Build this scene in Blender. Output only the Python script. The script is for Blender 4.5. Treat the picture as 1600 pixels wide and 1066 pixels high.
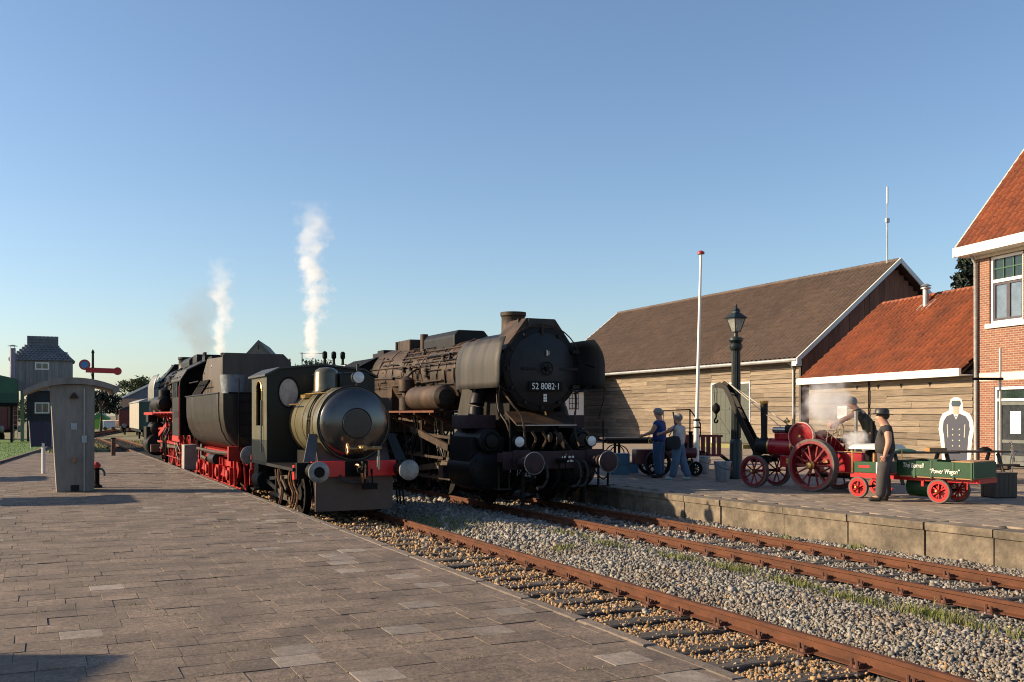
import bpy, math, random
import numpy as np
from mathutils import Matrix, Vector, Euler
random.seed(7); rng = np.random.default_rng(7)
R = math.radians
for o in list(bpy.data.objects): bpy.data.objects.remove(o)
SC = bpy.context.scene; COL = SC.collection
# ---------------------------------------------------------------- camera, sky, sun, exposure
F_PX, CX, HY, EYE = 1555.0, 800.0, 648.0, 1.65          # photograph: focal length, centre column, horizon row (px), eye height (m)
YAW = math.atan((CX - 58) / F_PX); CY_, SY_ = math.cos(YAW), math.sin(YAW)
cam = bpy.data.cameras.new('camera'); camo = bpy.data.objects.new('camera', cam); COL.objects.link(camo)
cam.sensor_width = 36; cam.lens = 36 * F_PX / 1600; cam.shift_y = (HY - 533) / 1600; cam.clip_start = .1; cam.clip_end = 4000
camo.location = (0, 0, EYE); camo.rotation_euler = (R(90), 0, -YAW); SC.camera = camo
SUN_EL, SUN_AZ = R(21.5), math.atan2(-CY_, SY_)    # azimuth clockwise from +Y
W = bpy.data.worlds.new('World'); SC.world = W; W.use_nodes = True
nt = W.node_tree; bg = nt.nodes['Background']
sky = nt.nodes.new('ShaderNodeTexSky'); sky.sky_type = 'NISHITA'; sky.sun_disc = False
sky.sun_elevation = SUN_EL; sky.sun_rotation = SUN_AZ; sky.air_density = 1.0; sky.dust_density = .8; sky.ozone_density = 2.6
tint = nt.nodes.new('ShaderNodeMix'); tint.data_type = 'RGBA'; tint.blend_type = 'MULTIPLY'; tint.inputs[0].default_value = 1; tint.inputs[7].default_value = (.975, .985, 1.01, 1); nt.links.new(sky.outputs[0], tint.inputs[6]); nt.links.new(tint.outputs[2], bg.inputs[0]); bg.inputs[1].default_value = .086
sl = bpy.data.lights.new('sun', 'SUN'); sl.energy = 5.0; sl.angle = R(.55); sl.color = (1, .79, .53)
so = bpy.data.objects.new('sun', sl); COL.objects.link(so)
sd = Vector((math.sin(SUN_AZ) * math.cos(SUN_EL), math.cos(SUN_AZ) * math.cos(SUN_EL), math.sin(SUN_EL)))
so.rotation_euler = (-sd).to_track_quat('-Z', 'Y').to_euler(); so.location = (-30, 20, 30)
SC.view_settings.view_transform = 'Standard'; SC.view_settings.look = 'None'; SC.view_settings.exposure = 1.0; SC.view_settings.gamma = 1
SC.cycles.use_denoising = True; SC.cycles.filter_width = 1.1; SC.cycles.max_bounces = 6; SC.cycles.volume_step_rate = 1; SC.cycles.volume_bounces = 4; SC.cycles.transparent_max_bounces = 12

# ---------------------------------------------------------------- helpers
def at(px, D, py=None):
    l = (px - CX) / F_PX * D; x, y = CY_ * l + SY_ * D, CY_ * D - SY_ * l
    return (x, y) if py is None else (x, y, EYE - (py - HY) / F_PX * D)
def gnd(px, py, z=0.): return at(px, (EYE - z) * F_PX / (py - HY))
def in_view(p, m=.03):
    D = p[0] * SY_ + p[1] * CY_
    if D < .5: return False
    u = .5 + F_PX * (p[0] * CY_ - p[1] * SY_) / D / 1600; v = (HY + F_PX * (EYE - p[2]) / D) / 1066
    return -m < u < 1 + m and -m < v < 1 + m

def mat(name, col, rough=.6, metal=0., var=.2, scale=4., col2=None, bump=0., bscale=60., rnd=0., spec=.5, stretch=None, coat=0., w2=.5, dirt=None, dirt_scale=1.5, dirt_amt=.5, dpos=False):
    m = bpy.data.materials.new(name); m.use_nodes = True; n = m.node_tree.nodes; L = m.node_tree.links
    b = n['Principled BSDF']; b.inputs['Roughness'].default_value = rough; b.inputs['Metallic'].default_value = metal
    b.inputs['Specular IOR Level'].default_value = spec; b.inputs['Coat Weight'].default_value = coat
    tc = n.new('ShaderNodeTexCoord'); vec = tc.outputs['Object']
    if stretch:
        mp = n.new('ShaderNodeMapping'); mp.inputs['Scale'].default_value = stretch; L.new(vec, mp.inputs[0]); vec = mp.outputs[0]
    oi = n.new('ShaderNodeObjectInfo'); ge = n.new('ShaderNodeNewGeometry')
    ad = n.new('ShaderNodeMath'); ad.operation = 'ADD'; L.new(oi.outputs['Random'], ad.inputs[0]); L.new(ge.outputs['Random Per Island'], ad.inputs[1])
    fr = n.new('ShaderNodeMath'); fr.operation = 'FRACT'; L.new(ad.outputs[0], fr.inputs[0])
    if rnd > 0:
        of = n.new('ShaderNodeVectorMath'); of.operation = 'ADD'; cb = n.new('ShaderNodeCombineXYZ')
        ml = n.new('ShaderNodeMath'); ml.operation = 'MULTIPLY'; ml.inputs[1].default_value = 37.; L.new(fr.outputs[0], ml.inputs[0])
        for i in range(3): L.new(ml.outputs[0], cb.inputs[i])
        L.new(vec, of.inputs[0]); L.new(cb.outputs[0], of.inputs[1]); vec = of.outputs[0]
    nz = n.new('ShaderNodeTexNoise'); nz.inputs['Scale'].default_value = scale; nz.inputs['Detail'].default_value = 6; nz.inputs['Roughness'].default_value = .62; L.new(vec, nz.inputs[0])
    rp = n.new('ShaderNodeValToRGB'); rp.color_ramp.elements[0].position = .3; rp.color_ramp.elements[1].position = .3 + w2 * .8
    c2 = col2 or [min(1, c * (1 + var)) for c in col]; c1 = col if col2 else [c * (1 - var) for c in col]
    rp.color_ramp.elements[0].color = (*c1, 1); rp.color_ramp.elements[1].color = (*c2, 1); L.new(nz.outputs['Fac'], rp.inputs[0])
    out = rp.outputs[0]
    if dirt:
        n2 = n.new('ShaderNodeTexNoise'); n2.inputs['Scale'].default_value = dirt_scale; n2.inputs['Detail'].default_value = 8; n2.inputs['Roughness'].default_value = .7; L.new(ge.outputs['Position'] if dpos else vec, n2.inputs[0])
        r2 = n.new('ShaderNodeValToRGB'); r2.color_ramp.elements[0].position = .5 - .12; r2.color_ramp.elements[1].position = .68
        r2.color_ramp.elements[1].color = (dirt_amt,) * 3 + (1,); L.new(n2.outputs['Fac'], r2.inputs[0])
        mx = n.new('ShaderNodeMix'); mx.data_type = 'RGBA'; L.new(r2.outputs[0], mx.inputs[0]); L.new(out, mx.inputs[6]); mx.inputs[7].default_value = (*dirt, 1); out = mx.outputs[2]
    if rnd > 0:
        mr = n.new('ShaderNodeMapRange'); mr.inputs[3].default_value = 1 - rnd; mr.inputs[4].default_value = 1 + rnd; L.new(fr.outputs[0], mr.inputs[0])
        hs = n.new('ShaderNodeHueSaturation'); L.new(mr.outputs[0], hs.inputs['Value']); L.new(out, hs.inputs['Color']); out = hs.outputs[0]
    L.new(out, b.inputs['Base Color'])
    if bump:
        nb = n.new('ShaderNodeTexNoise'); nb.inputs['Scale'].default_value = bscale; nb.inputs['Detail'].default_value = 5; L.new(vec, nb.inputs[0])
        bp = n.new('ShaderNodeBump'); bp.inputs['Strength'].default_value = bump; bp.inputs['Distance'].default_value = .02; L.new(nb.outputs['Fac'], bp.inputs['Height']); L.new(bp.outputs[0], b.inputs['Normal'])
    if metal > .3 or coat > 0 or rough < .5:
        mr2 = n.new('ShaderNodeMapRange'); mr2.inputs[3].default_value = max(.03, rough - .12); mr2.inputs[4].default_value = min(1, rough + .18); L.new(nz.outputs['Fac'], mr2.inputs[0]); L.new(mr2.outputs[0], b.inputs['Roughness'])
    return m
def glassy(name, col, rough=.06):
    m = mat(name, col, rough, var=.1, spec=.8); return m

class B:
    """collects shapes; build() links them as one mesh object"""
    def __init__(s): s.v = []; s.f = []
    def add(s, vs, fs, M=None):
        k = len(s.v)
        s.v += [tuple(M @ Vector(p)) for p in vs] if M else [tuple(p) for p in vs]
        s.f += [tuple(i + k for i in f) for f in fs]; return s
    def box(s, x0, x1, y0, y1, z0, z1, M=None):
        return s.add([(x0,y0,z0),(x1,y0,z0),(x1,y1,z0),(x0,y1,z0),(x0,y0,z1),(x1,y0,z1),(x1,y1,z1),(x0,y1,z1)],
                     [(0,3,2,1),(4,5,6,7),(0,1,5,4),(1,2,6,5),(2,3,7,6),(3,0,4,7)], M)
    def cbox(s, c, d, M=None): return s.box(c[0]-d[0]/2, c[0]+d[0]/2, c[1]-d[1]/2, c[1]+d[1]/2, c[2]-d[2]/2, c[2]+d[2]/2, M)
    def cyl(s, p0, p1, r0, r1=None, n=12, caps=True):
        p0, p1 = Vector(p0), Vector(p1); r1 = r0 if r1 is None else r1
        q = (p1 - p0).to_track_quat('Z', 'Y'); vs = []; fs = []
        for p, r in ((p0, r0), (p1, r1)):
            for i in range(n): a = 2*math.pi*i/n; vs.append(p + q @ Vector((r*math.cos(a), r*math.sin(a), 0)))
        for i in range(n): j = (i+1) % n; fs.append((i, j, n+j, n+i))
        if caps: fs += [tuple(range(n-1, -1, -1)), tuple(range(n, 2*n))]
        return s.add(vs, fs)
    def tube(s, pts, r, n=6):
        P = [Vector(p) for p in pts]; vs = []; fs = []; rr = r if isinstance(r, (list, tuple)) else [r]*len(P)
        for k, p in enumerate(P):
            t = (P[min(k+1, len(P)-1)] - P[max(k-1, 0)]).normalized(); up = Vector((0,0,1)) if abs(t.z) < .95 else Vector((1,0,0))
            a = t.cross(up).normalized(); b = a.cross(t)
            for i in range(n): w = 2*math.pi*i/n; vs.append(p + (a*math.cos(w) + b*math.sin(w))*rr[k])
        for k in range(len(P)-1):
            for i in range(n): j = (i+1) % n; fs.append((k*n+i, k*n+j, (k+1)*n+j, (k+1)*n+i))
        fs += [tuple(range(n-1, -1, -1)), tuple(range((len(P)-1)*n, len(P)*n))]
        return s.add(vs, fs)
    def lathe(s, prof, o=(0,0,0), ax='z', n=24, close=False):
        vs = []; fs = []; o = Vector(o)
        for r, h in prof:
            for i in range(n):
                a = 2*math.pi*i/n; c_, s_ = r*math.cos(a), r*math.sin(a)
                vs.append(o + Vector({'z': (c_, s_, h), 'y': (c_, h, s_), 'x': (h, c_, s_)}[ax]))
        m = len(prof)
        for k in range(m if close else m-1):
            kk = (k+1) % m
            for i in range(n): j = (i+1) % n; fs.append((k*n+i, k*n+j, kk*n+j, kk*n+i))
        if not close: fs += [tuple(range(n-1, -1, -1)), tuple(range((m-1)*n, m*n))]
        return s.add(vs, fs)
    def torus(s, o, Rr, r, ax='z', n=24, m=8):
        return s.lathe([(Rr + r*math.cos(2*math.pi*k/m), r*math.sin(2*math.pi*k/m)) for k in range(m)], o, ax, n, True)
    def prism(s, poly, ax, a, b, M=None):
        n = len(poly); g = {'x': lambda p, t: (t, p[0], p[1]), 'y': lambda p, t: (p[0], t, p[1]), 'z': lambda p, t: (p[0], p[1], t)}[ax]
        vs = [g(p, a) for p in poly] + [g(p, b) for p in poly]
        fs = [(i, (i+1) % n, n+(i+1) % n, n+i) for i in range(n)] + [tuple(range(n-1, -1, -1)), tuple(range(n, 2*n))]
        return s.add(vs, fs, M)
    def ball(s, c, r, n=12, m=8):
        r = r if isinstance(r, (list, tuple)) else (r, r, r); vs = []; fs = []
        for k in range(m+1):
            t = math.pi*k/m
            for i in range(n): a = 2*math.pi*i/n; vs.append((c[0]+r[0]*math.sin(t)*math.cos(a), c[1]+r[1]*math.sin(t)*math.sin(a), c[2]-r[2]*math.cos(t)))
        for k in range(m):
            for i in range(n): j = (i+1) % n; fs.append((k*n+i, k*n+j, (k+1)*n+j, (k+1)*n+i))
        return s.add(vs, fs)
    def grid(s, pts):   # 2-D list of points
        n = len(pts[0]); vs = [p for r_ in pts for p in r_]; fs = []
        for i in range(len(pts)-1):
            for j in range(n-1): fs.append((i*n+j, i*n+j+1, (i+1)*n+j+1, (i+1)*n+j))
        return s.add(vs, fs)
    def bar(s, p0, p1, w, h):   # rectangular bar between two points
        p0, p1 = Vector(p0), Vector(p1); q = (p1-p0).to_track_quat('Y', 'Z').to_matrix().to_4x4(); M = Matrix.Translation(p0) @ q
        return s.box(-w/2, w/2, 0, (p1-p0).length, -h/2, h/2, M)
    def mesh(s, name, m, smooth=35):
        me = bpy.data.meshes.new(name); me.from_pydata(s.v, [], s.f); me.validate()
        if m: me.materials.append(m)
        import bmesh
        bm = bmesh.new(); bm.from_mesh(me); bmesh.ops.remove_doubles(bm, verts=bm.verts, dist=1e-5); bmesh.ops.recalc_face_normals(bm, faces=bm.faces); bm.to_mesh(me); bm.free()
        if smooth: me.shade_smooth(); me.set_sharp_from_angle(angle=R(smooth))
        return me
    def build(s, name, m, parent=None, loc=None, rz=0, smooth=35, bevel=0, solid=0):
        o = link(name, s.mesh(name, m, smooth), parent, loc, rz)
        if solid: md = o.modifiers.new('s', 'SOLIDIFY'); md.thickness = solid; md.offset = 0
        if bevel: md = o.modifiers.new('b', 'BEVEL'); md.width = bevel; md.segments = 2; md.limit_method = 'ANGLE'; md.angle_limit = R(40)
        return o
def link(name, data, parent=None, loc=None, rz=0):
    o = bpy.data.objects.new(name, data); COL.objects.link(o)
    if parent: o.parent = parent
    if loc is not None: o.location = loc
    if rz: o.rotation_euler = (0, 0, rz)
    return o
def tag(o, label=None, cat=None, group=None, kind=None):
    if label: o['label'] = label
    if cat: o['category'] = cat
    if group: o['group'] = group
    if kind: o['kind'] = kind
    return o
def thing(name, label, cat, loc=(0,0,0), rz=0, group=None, kind=None):
    return tag(link(name, None, None, loc if len(loc) == 3 else (*loc, 0), rz), label, cat, group, kind)
def copy_tree(o, parent=None):
    c = o.copy(); COL.objects.link(c); c.parent = parent
    for ch in o.children: copy_tree(ch, c)
    return c
def np_mesh(name, V, Fc, m):
    me = bpy.data.meshes.new(name); nv, (nf, k) = len(V), Fc.shape
    me.vertices.add(nv); me.vertices.foreach_set('co', V.astype(np.float32).ravel())
    me.loops.add(nf*k); me.loops.foreach_set('vertex_index', Fc.astype(np.int32).ravel())
    me.polygons.add(nf); me.polygons.foreach_set('loop_start', np.arange(0, nf*k, k, dtype=np.int32))
    me.update(calc_edges=True); me.validate(); me.materials.append(m); return me
def pieces(name, meshes, Ms, parent, limit=300, PW=None):
    """Ms: parent-space matrices, or (mesh, matrix). The largest in view become parts of their own, the rest one part of kind stuff per material."""
    PW = PW or Matrix.Identity(4); order = []
    Ms = [M if isinstance(M, tuple) else (meshes[i % len(meshes)], M) for i, M in enumerate(Ms)]
    for i, (me, M) in enumerate(Ms):
        p = (PW @ M).translation; D = math.hypot(p.x, p.y); order.append((0 if in_view(p) else 1, D, i))
    order.sort(); rest = {}
    for k, (nv, D, i) in enumerate(order):
        me, M = Ms[i]
        if k < limit and nv == 0:
            o = link(name, me, parent); o.matrix_local = M
        else: rest.setdefault(me.materials[0].name, []).append((me, M))
    cache = {}
    for mn, lst in rest.items():
        vs = []; fs = []; off = 0
        for me, M in lst:
            if me.name not in cache: cache[me.name] = (np.array([v.co[:] for v in me.vertices]), [tuple(p.vertices) for p in me.polygons])
            V, Fl = cache[me.name]; A = np.array(M); vs.append(V @ A[:3, :3].T + A[:3, 3])
            for f in Fl: fs.append(tuple(i + off for i in f))
            off += len(V)
        me = bpy.data.meshes.new(name + '_rest'); me.from_pydata(np.concatenate(vs).tolist(), [], fs); me.materials.append(lst[0][0].materials[0])
        o = link('distant_' + name + 's', me, parent); o['kind'] = 'stuff'
def TR(x, y, z, rz=0, rx=0, ry=0, sc=1):
    return Matrix.Translation((x, y, z)) @ Euler((rx, ry, rz)).to_matrix().to_4x4() @ (Matrix.Diagonal((*sc, 1)) if isinstance(sc, (tuple, list)) else Matrix.Scale(sc, 4))
def textobj(name, txt, size, m, parent, M, depth=.004, shear=0, align='CENTER', sx=1):
    cu = bpy.data.curves.new(name, 'FONT'); cu.body = txt; cu.size = size; cu.extrude = depth; cu.align_x = align; cu.align_y = 'CENTER'; cu.shear = shear
    t = bpy.data.objects.new('tmp', cu); COL.objects.link(t); bpy.context.view_layer.update()
    me = bpy.data.meshes.new_from_object(t); bpy.data.objects.remove(t); me.materials.clear(); me.materials.append(m)
    o = link(name, me, parent); o.matrix_local = M @ Matrix.Diagonal((sx, 1, 1, 1)); return o
# ---------------------------------------------------------------- materials
BLK = mat('black_paint', (0.00525,0.00525,0.006), .5, spec=.22, var=.5, scale=3, dirt=(0.018,0.0135,0.0105), dirt_scale=2.5, dirt_amt=.7, bump=.05)
BLKM = mat('black_matt', (0.0045,0.0045,0.0045), .7, spec=.15, var=.5, scale=5, dirt=(0.0135,0.0105,0.00825), dirt_amt=.6)
SOOT = mat('sooty_brown_steel', (0.02184,0.0156,0.0117), .62, metal=.0, spec=.25, var=.4, scale=2.2, col2=(0.0897,0.05148,0.02964), dirt=(0.01014,0.00858,0.0078), dirt_scale=1.8, dirt_amt=.85, bump=.15, bscale=25)
DOOR = mat('smokebox_grey', (0.015,0.01425,0.0165), .5, spec=.3, var=.3, scale=3, dirt=(0.0255,0.02325,0.0255), dirt_amt=.6)
RUSTB = mat('rusty_running_board', (.09,.032,.02), .7, spec=.2, var=.4, scale=6, col2=(.15,.06,.035), bump=.1)
PURP = mat('faded_maroon_steel', (.035,.018,.021), .6, spec=.25, var=.4, scale=5)
DGREY = mat('sheet_grey_worn', (0.036,0.03168,0.02664), .6, spec=.3, metal=.0, var=.35, scale=1.6, col2=(0.0684,0.05904,0.04824), stretch=(1,2.5,.3), dirt=(0.01296,0.01296,0.0144), dirt_scale=1.1, dirt_amt=.8)
RED = mat('red_chassis_paint', (.36,.009,.006), .5, spec=.3, var=.35, scale=5, dirt=(.07,.012,.01), dirt_scale=6, dirt_amt=.6)
REDB = mat('bright_red_beam', (.58,.012,.014), .35, var=.12, scale=4)
TENDER = mat('tender_black_sheen', (.010,.008,.007), .42, spec=.2, metal=.0, var=.3, scale=1.4, col2=(.03,.022,.017), stretch=(1,2.5,.35), coat=.15)
OLIVE = mat('olive_boiler_paint', (.09,.083,.044), .35, var=.14, scale=3, coat=.12)
CABG = mat('olive_dark_shaded', (0.012,0.012,0.009), .42, spec=.3, var=.25, scale=2.5)  # near-black olive: shade of the cab front put into the paint colour
CABS = mat('cab_side_olive', (0.06375,0.0585,0.03375), .45, spec=.3, var=.2, scale=3)
STEEL = mat('polished_steel', (.32,.31,.30), .22, metal=.9, var=.15, scale=3)
STEELD = mat('oily_rod_steel', (.12,.095,.075), .45, metal=.7, var=.4, scale=8)
BUFG = mat('greased_buffer_grey', (.26,.26,.25), .45, metal=.3, var=.2, scale=6, dirt=(.06,.06,.06), dirt_scale=5, dirt_amt=.7)
BROWNP = mat('brown_guard_plate', (.06,.037,.029), .5, var=.2, scale=4)
BRASS = mat('brass', (.50,.33,.12), .32, metal=.95, var=.15, scale=8)
COPPER = mat('copper', (.42,.2,.1), .35, metal=.9, var=.2, scale=8)
WHITE = mat('white_paint', (.78,.76,.71), .5, var=.06, scale=3, dirt=(.5,.46,.4), dirt_amt=.5)
CREAM = mat('cream_stone', (.62,.54,.42), .7, var=.1, scale=4)
LETTER = mat('white_lettering', (.8,.78,.72), .5, var=.03)
GLASS = mat('window_glass_dark', (.03,.035,.04), .06, var=.2, spec=.9)
LENS = mat('lamp_lens', (.55,.56,.56), .12, var=.15, scale=8, spec=.8)
RUBBER = mat('rubber', (.03,.028,.026), .8, var=.3, scale=10)
MAROON = mat('crimson_paint', (.24,.004,.011), .25, spec=.4, var=.2, scale=4, coat=.25)
MAROOND = mat('maroon_wheel_paint', (.17,.01,.017), .38, spec=.4, var=.25, scale=6, coat=.1)
TYRE = mat('worn_rubber_tyre', (.10,.085,.075), .8, var=.25, scale=9)
GREENW = mat('wagon_green', (0.0064,0.0496,0.0176), .45, spec=.3, var=.25, scale=5, dirt=(0.016,0.04,0.0176), dirt_scale=6)
REDW = mat('wagon_red', (.42,.01,.012), .4, spec=.3, var=.2, scale=5, dirt=(.2,.012,.012), dirt_scale=7)
WOODT = mat('varnished_wood', (.30,.16,.06), .45, var=.25, scale=3, stretch=(8,1,8))
DWOOD = mat('dark_wood', (.05,.035,.025), .6, var=.3, scale=3, stretch=(6,6,1))
SLEEP = mat('weathered_sleeper', (.018,.014,.012), .9, var=.4, scale=5, stretch=(1,16,9), col2=(.095,.08,.068), rnd=.35, bump=.35, bscale=30)
RAIL = mat('rusty_rail', (0.054,0.0216,0.0117), .8, spec=.25, var=.25, scale=9, col2=(0.117,0.0423,0.0198), stretch=(1,.4,1), bump=.08)
CLIP = mat('rusty_clip', (.09,.035,.02), .8, var=.3, scale=20)
PAVER = mat('brown_paving_flag', (0.07256,0.05368,0.03988), .88, var=.25, scale=26, rnd=.17, col2=(0.2433,0.1786,0.1341), dirt=(0.06402,0.04752,0.03716), dirt_scale=1.7, dirt_amt=.9, dpos=True, bump=.25, bscale=45)
PAVEL = mat('pale_paving_flag', (0.1445,0.119,0.09775), .85, var=.2, scale=13, rnd=.15, col2=(0.289,0.2465,0.2082), dirt=(0.1105,0.085,0.0697), dirt_scale=2.4, dirt_amt=.8, dpos=True, bump=.2, bscale=45)
JOINT = mat('sandy_joint', (.125,.095,.074), .95, var=.3, scale=20)
KERB = mat('worn_kerb', (.15,.115,.09), .9, var=.3, scale=8, rnd=.15, dirt=(.09,.075,.06), dirt_scale=9, dirt_amt=.8, bump=.4, bscale=30)
CONC = mat('stained_concrete_block', (.13,.10,.07), .9, var=.25, scale=7, rnd=.16, col2=(.24,.195,.14), dirt=(.05,.041,.032), dirt_scale=2.2, dirt_amt=.9, dpos=True, bump=.5, bscale=22)
CONP = mat('smooth_concrete', (.235,.21,.178), .8, var=.12, scale=4, stretch=(2.5,2.5,.5), dirt=(.12,.105,.088), dirt_scale=1.6, dirt_amt=.8, bump=.12, bscale=50)
SOIL = mat('ballast_soil', (.10,.082,.062), .95, var=.4, scale=6, bump=.3)
STONE = mat('grey_ballast_stone', (.215,.203,.18), .85, var=.25, scale=12, rnd=.5, dirt=(.13,.09,.06), dirt_scale=.9, dirt_amt=.65, dpos=True)
STONET = mat('tan_gravel_stone', (.29,.18,.088), .85, var=.3, scale=14, rnd=.45)
FIELD = mat('dry_grass_field', (.09,.10,.03), .95, var=.3, scale=.3, col2=(.19,.165,.07), dirt=(.13,.10,.065), dirt_scale=.12, dirt_amt=.8)
LAWN = mat('lawn_green', (.05,.12,.012), .95, var=.35, scale=1.2, col2=(.085,.17,.02))
BLADE = mat('grass_blade', (.075,.12,.018), .8, var=.3, scale=1.5, rnd=.45, col2=(.17,.17,.045), dpos=True, dirt=(.16,.11,.05), dirt_scale=2.5, dirt_amt=.5)
LEAF = mat('leaf_green', (.045,.065,.02), .7, var=.3, scale=2, rnd=.4)
LEAFD = mat('conifer_green', (.018,.03,.018), .75, var=.3, scale=2, rnd=.4)
BARK = mat('bark', (.07,.05,.035), .9, var=.3, scale=8)
TILEB = mat('brown_roof_tile', (.066,.041,.029), .8, var=.3, scale=4, rnd=.16, col2=(.105,.066,.046), dirt=(.05,.036,.028), dirt_scale=.5, dirt_amt=.6, dpos=True)
TILEO = mat('orange_pantile', (0.2322,0.0579,0.01987), .75, var=.25, scale=3, rnd=.12, col2=(0.3096,0.08333,0.02709), dirt=(0.086,0.02982,0.01625), dirt_scale=.8, dirt_amt=.8, dpos=True)
TILEG = mat('slate_grey_tile', (0.1147,0.115,0.1217), .6, var=.2, scale=4, rnd=.2)
BOARD = mat('silvery_weathered_board', (0.1048,0.0783,0.05387), .85, var=.25, scale=2.5, rnd=.34, col2=(0.2357,0.189,0.137), stretch=(6,.5,9), dirt=(0.1135,0.081,0.0567), dirt_scale=2.2, dirt_amt=.55, bump=.3, bscale=14)
GABLE = mat('brown_gable_board', (.21,.085,.048), .8, var=.3, scale=3, rnd=.2, stretch=(6,6,.6))
GREYB = mat('grey_tarred_board', (0.189,0.18,0.1824), .8, var=.25, scale=3, rnd=.15, stretch=(5,5,.5))
DKTAR = mat('blue_black_tar', (.022,.024,.032), .75, var=.3, scale=3)
GDOOR = mat('grey_green_door', (0.04675,0.0539,0.04125), .6, var=.12, scale=3, rnd=.06)
ZINC = mat('zinc_gutter', (.34,.35,.35), .4, metal=.5, var=.15, scale=4)
LAMPG = mat('dark_green_iron', (.007,.014,.013), .4, var=.25, scale=6)
GALV = mat('galvanised_bucket', (.30,.33,.36), .42, metal=.5, var=.25, scale=7)
NAVY = mat('navy_panel', (.012,.016,.045), .4, var=.15)
SIGRED = mat('signal_red', (.35,.02,.02), .45, var=.2, scale=5)
LBLUE = mat('pale_blue_plastic', (.05,.14,.22), .45, var=.2, scale=5)
GREENS = mat('green_sheeting', (.02,.075,.045), .55, var=.2, scale=2)
LIMEG = mat('lime_green_paint', (.12,.35,.04), .5, var=.1)
WAGR = mat('oxide_red_wagon', (.14,.025,.018), .65, var=.25, scale=3)
DARKIN = mat('dark_interior', (.008,.008,.008), .9, var=.2)
SKIN = mat('skin', (.46,.24,.16), .55, var=.1, scale=6)
HAIRG = mat('grey_hair', (.22,.20,.18), .8, var=.3, scale=20)
HAIRD = mat('dark_hair', (.045,.035,.028), .75, var=.3, scale=20)
COALB = mat('coal', (.012,.012,.013), .5, var=.5, scale=12)
def cloth(name, col): return mat(name, col, .9, var=.18, scale=6, bump=.25, bscale=18)
def brickmat():
    m = mat('red_brick_wall', (.3,.1,.05), .85); n = m.node_tree.nodes; L = m.node_tree.links; b = n['Principled BSDF']
    tc = n.new('ShaderNodeTexCoord'); sp = n.new('ShaderNodeSeparateXYZ'); L.new(tc.outputs['Object'], sp.inputs[0])
    ad = n.new('ShaderNodeMath'); L.new(sp.outputs[0], ad.inputs[0]); L.new(sp.outputs[1], ad.inputs[1]); cb = n.new('ShaderNodeCombineXYZ'); L.new(ad.outputs[0], cb.inputs[0]); L.new(sp.outputs[2], cb.inputs[1])
    bt = n.new('ShaderNodeTexBrick'); bt.inputs['Scale'].default_value = 1; bt.inputs['Brick Width'].default_value = .225; bt.inputs['Row Height'].default_value = .072; bt.inputs['Mortar Size'].default_value = .011
    bt.inputs['Color1'].default_value = (.145,.046,.026,1); bt.inputs['Color2'].default_value = (.225,.082,.047,1); bt.inputs['Mortar'].default_value = (.27,.215,.16,1); L.new(cb.outputs[0], bt.inputs[0])
    L.new(bt.outputs[0], b.inputs['Base Color']); bp = n.new('ShaderNodeBump'); bp.inputs['Strength'].default_value = .6; bp.inputs['Distance'].default_value = .01; bp.invert = True; L.new(bt.outputs['Fac'], bp.inputs['Height']); L.new(bp.outputs[0], b.inputs['Normal'])
    return m
BRICK = brickmat()
TILEU = mat('roof_underlay', (.06,.025,.014), .9)
# ---------------------------------------------------------------- ground, platforms, tracks
RT = -.34                                                  # rail top
g = B().grid([[(-1500 + 3000*i/20, -600 + 2600*j/20, -.62) for j in range(21)] for i in range(21)]).build('ground', FIELD); tag(g, kind='structure')
def hb(x, y):
    h = -.536 + .103*np.exp(-((x-7.75)/.8)**2) + .05*np.exp(-((x-11.6)/.3)**2)
    return h + .012*np.sin(x*9+y*2)*np.sin(y*5.3-x*3)
tb = B().grid([[(x, y, float(hb(x, y))) for y in np.linspace(-4, 62, 265)] for x in np.linspace(3.6, 13.2, 65)]).build('trackbed', SOIL); tag(tb, kind='structure')
def edge_x(y):
    P = [(2, 12.95), (9.44, 12.41), (13, 12.02), (18.26, 11.8), (25, 11.75), (70, 11.75)]
    return float(np.interp(y, [p[0] for p in P], [p[1] for p in P]))
def flag_mesh(name, m, w=.2985, d=.2985, t=.05, ch=.002):
    b = B(); x, y = w/2, d/2
    vs = [(-x,-y,-t),(x,-y,-t),(x,y,-t),(-x,y,-t),(-x,-y,-ch),(x,-y,-ch),(x,y,-ch),(-x,y,-ch),(-x+ch,-y+ch,0),(x-ch,-y+ch,0),(x-ch,y-ch,0),(-x+ch,y-ch,0)]
    fs = [(0,1,5,4),(1,2,6,5),(2,3,7,6),(3,0,4,7),(4,5,9,8),(5,6,10,9),(6,7,11,10),(7,4,8,11),(8,9,10,11)]
    return b.add(vs, fs).mesh(name, m, 0)
FL = [flag_mesh('flag', PAVER), flag_mesh('flag_pale', PAVEL)]
pl = B().box(-16, 3.90, -4, 47, -1, -.03).build('platform', JOINT); tag(pl, kind='structure')
Ms = []
for j in range(int(45/.3)):
    y = 2 + j*.3 + .15; off_ = random.choice((0, .5, .5, .25, .75, random.random()))
    for i in range(-54, 13):
        x = (i + off_)*.3
        if x > 3.76 or (y > 34 and x < -1.1 + .1*(y-39)): continue
        if y < 20 and abs(x + .2 - .477*y) > 10 : continue
        pale = random.random() < (.03 if x < 2.9 else .16)
        Ms.append((FL[1 if pale else 0], TR(x, y, random.gauss(0, .0018), random.gauss(0, .006), random.gauss(0, .003), random.gauss(0, .003))))
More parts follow.
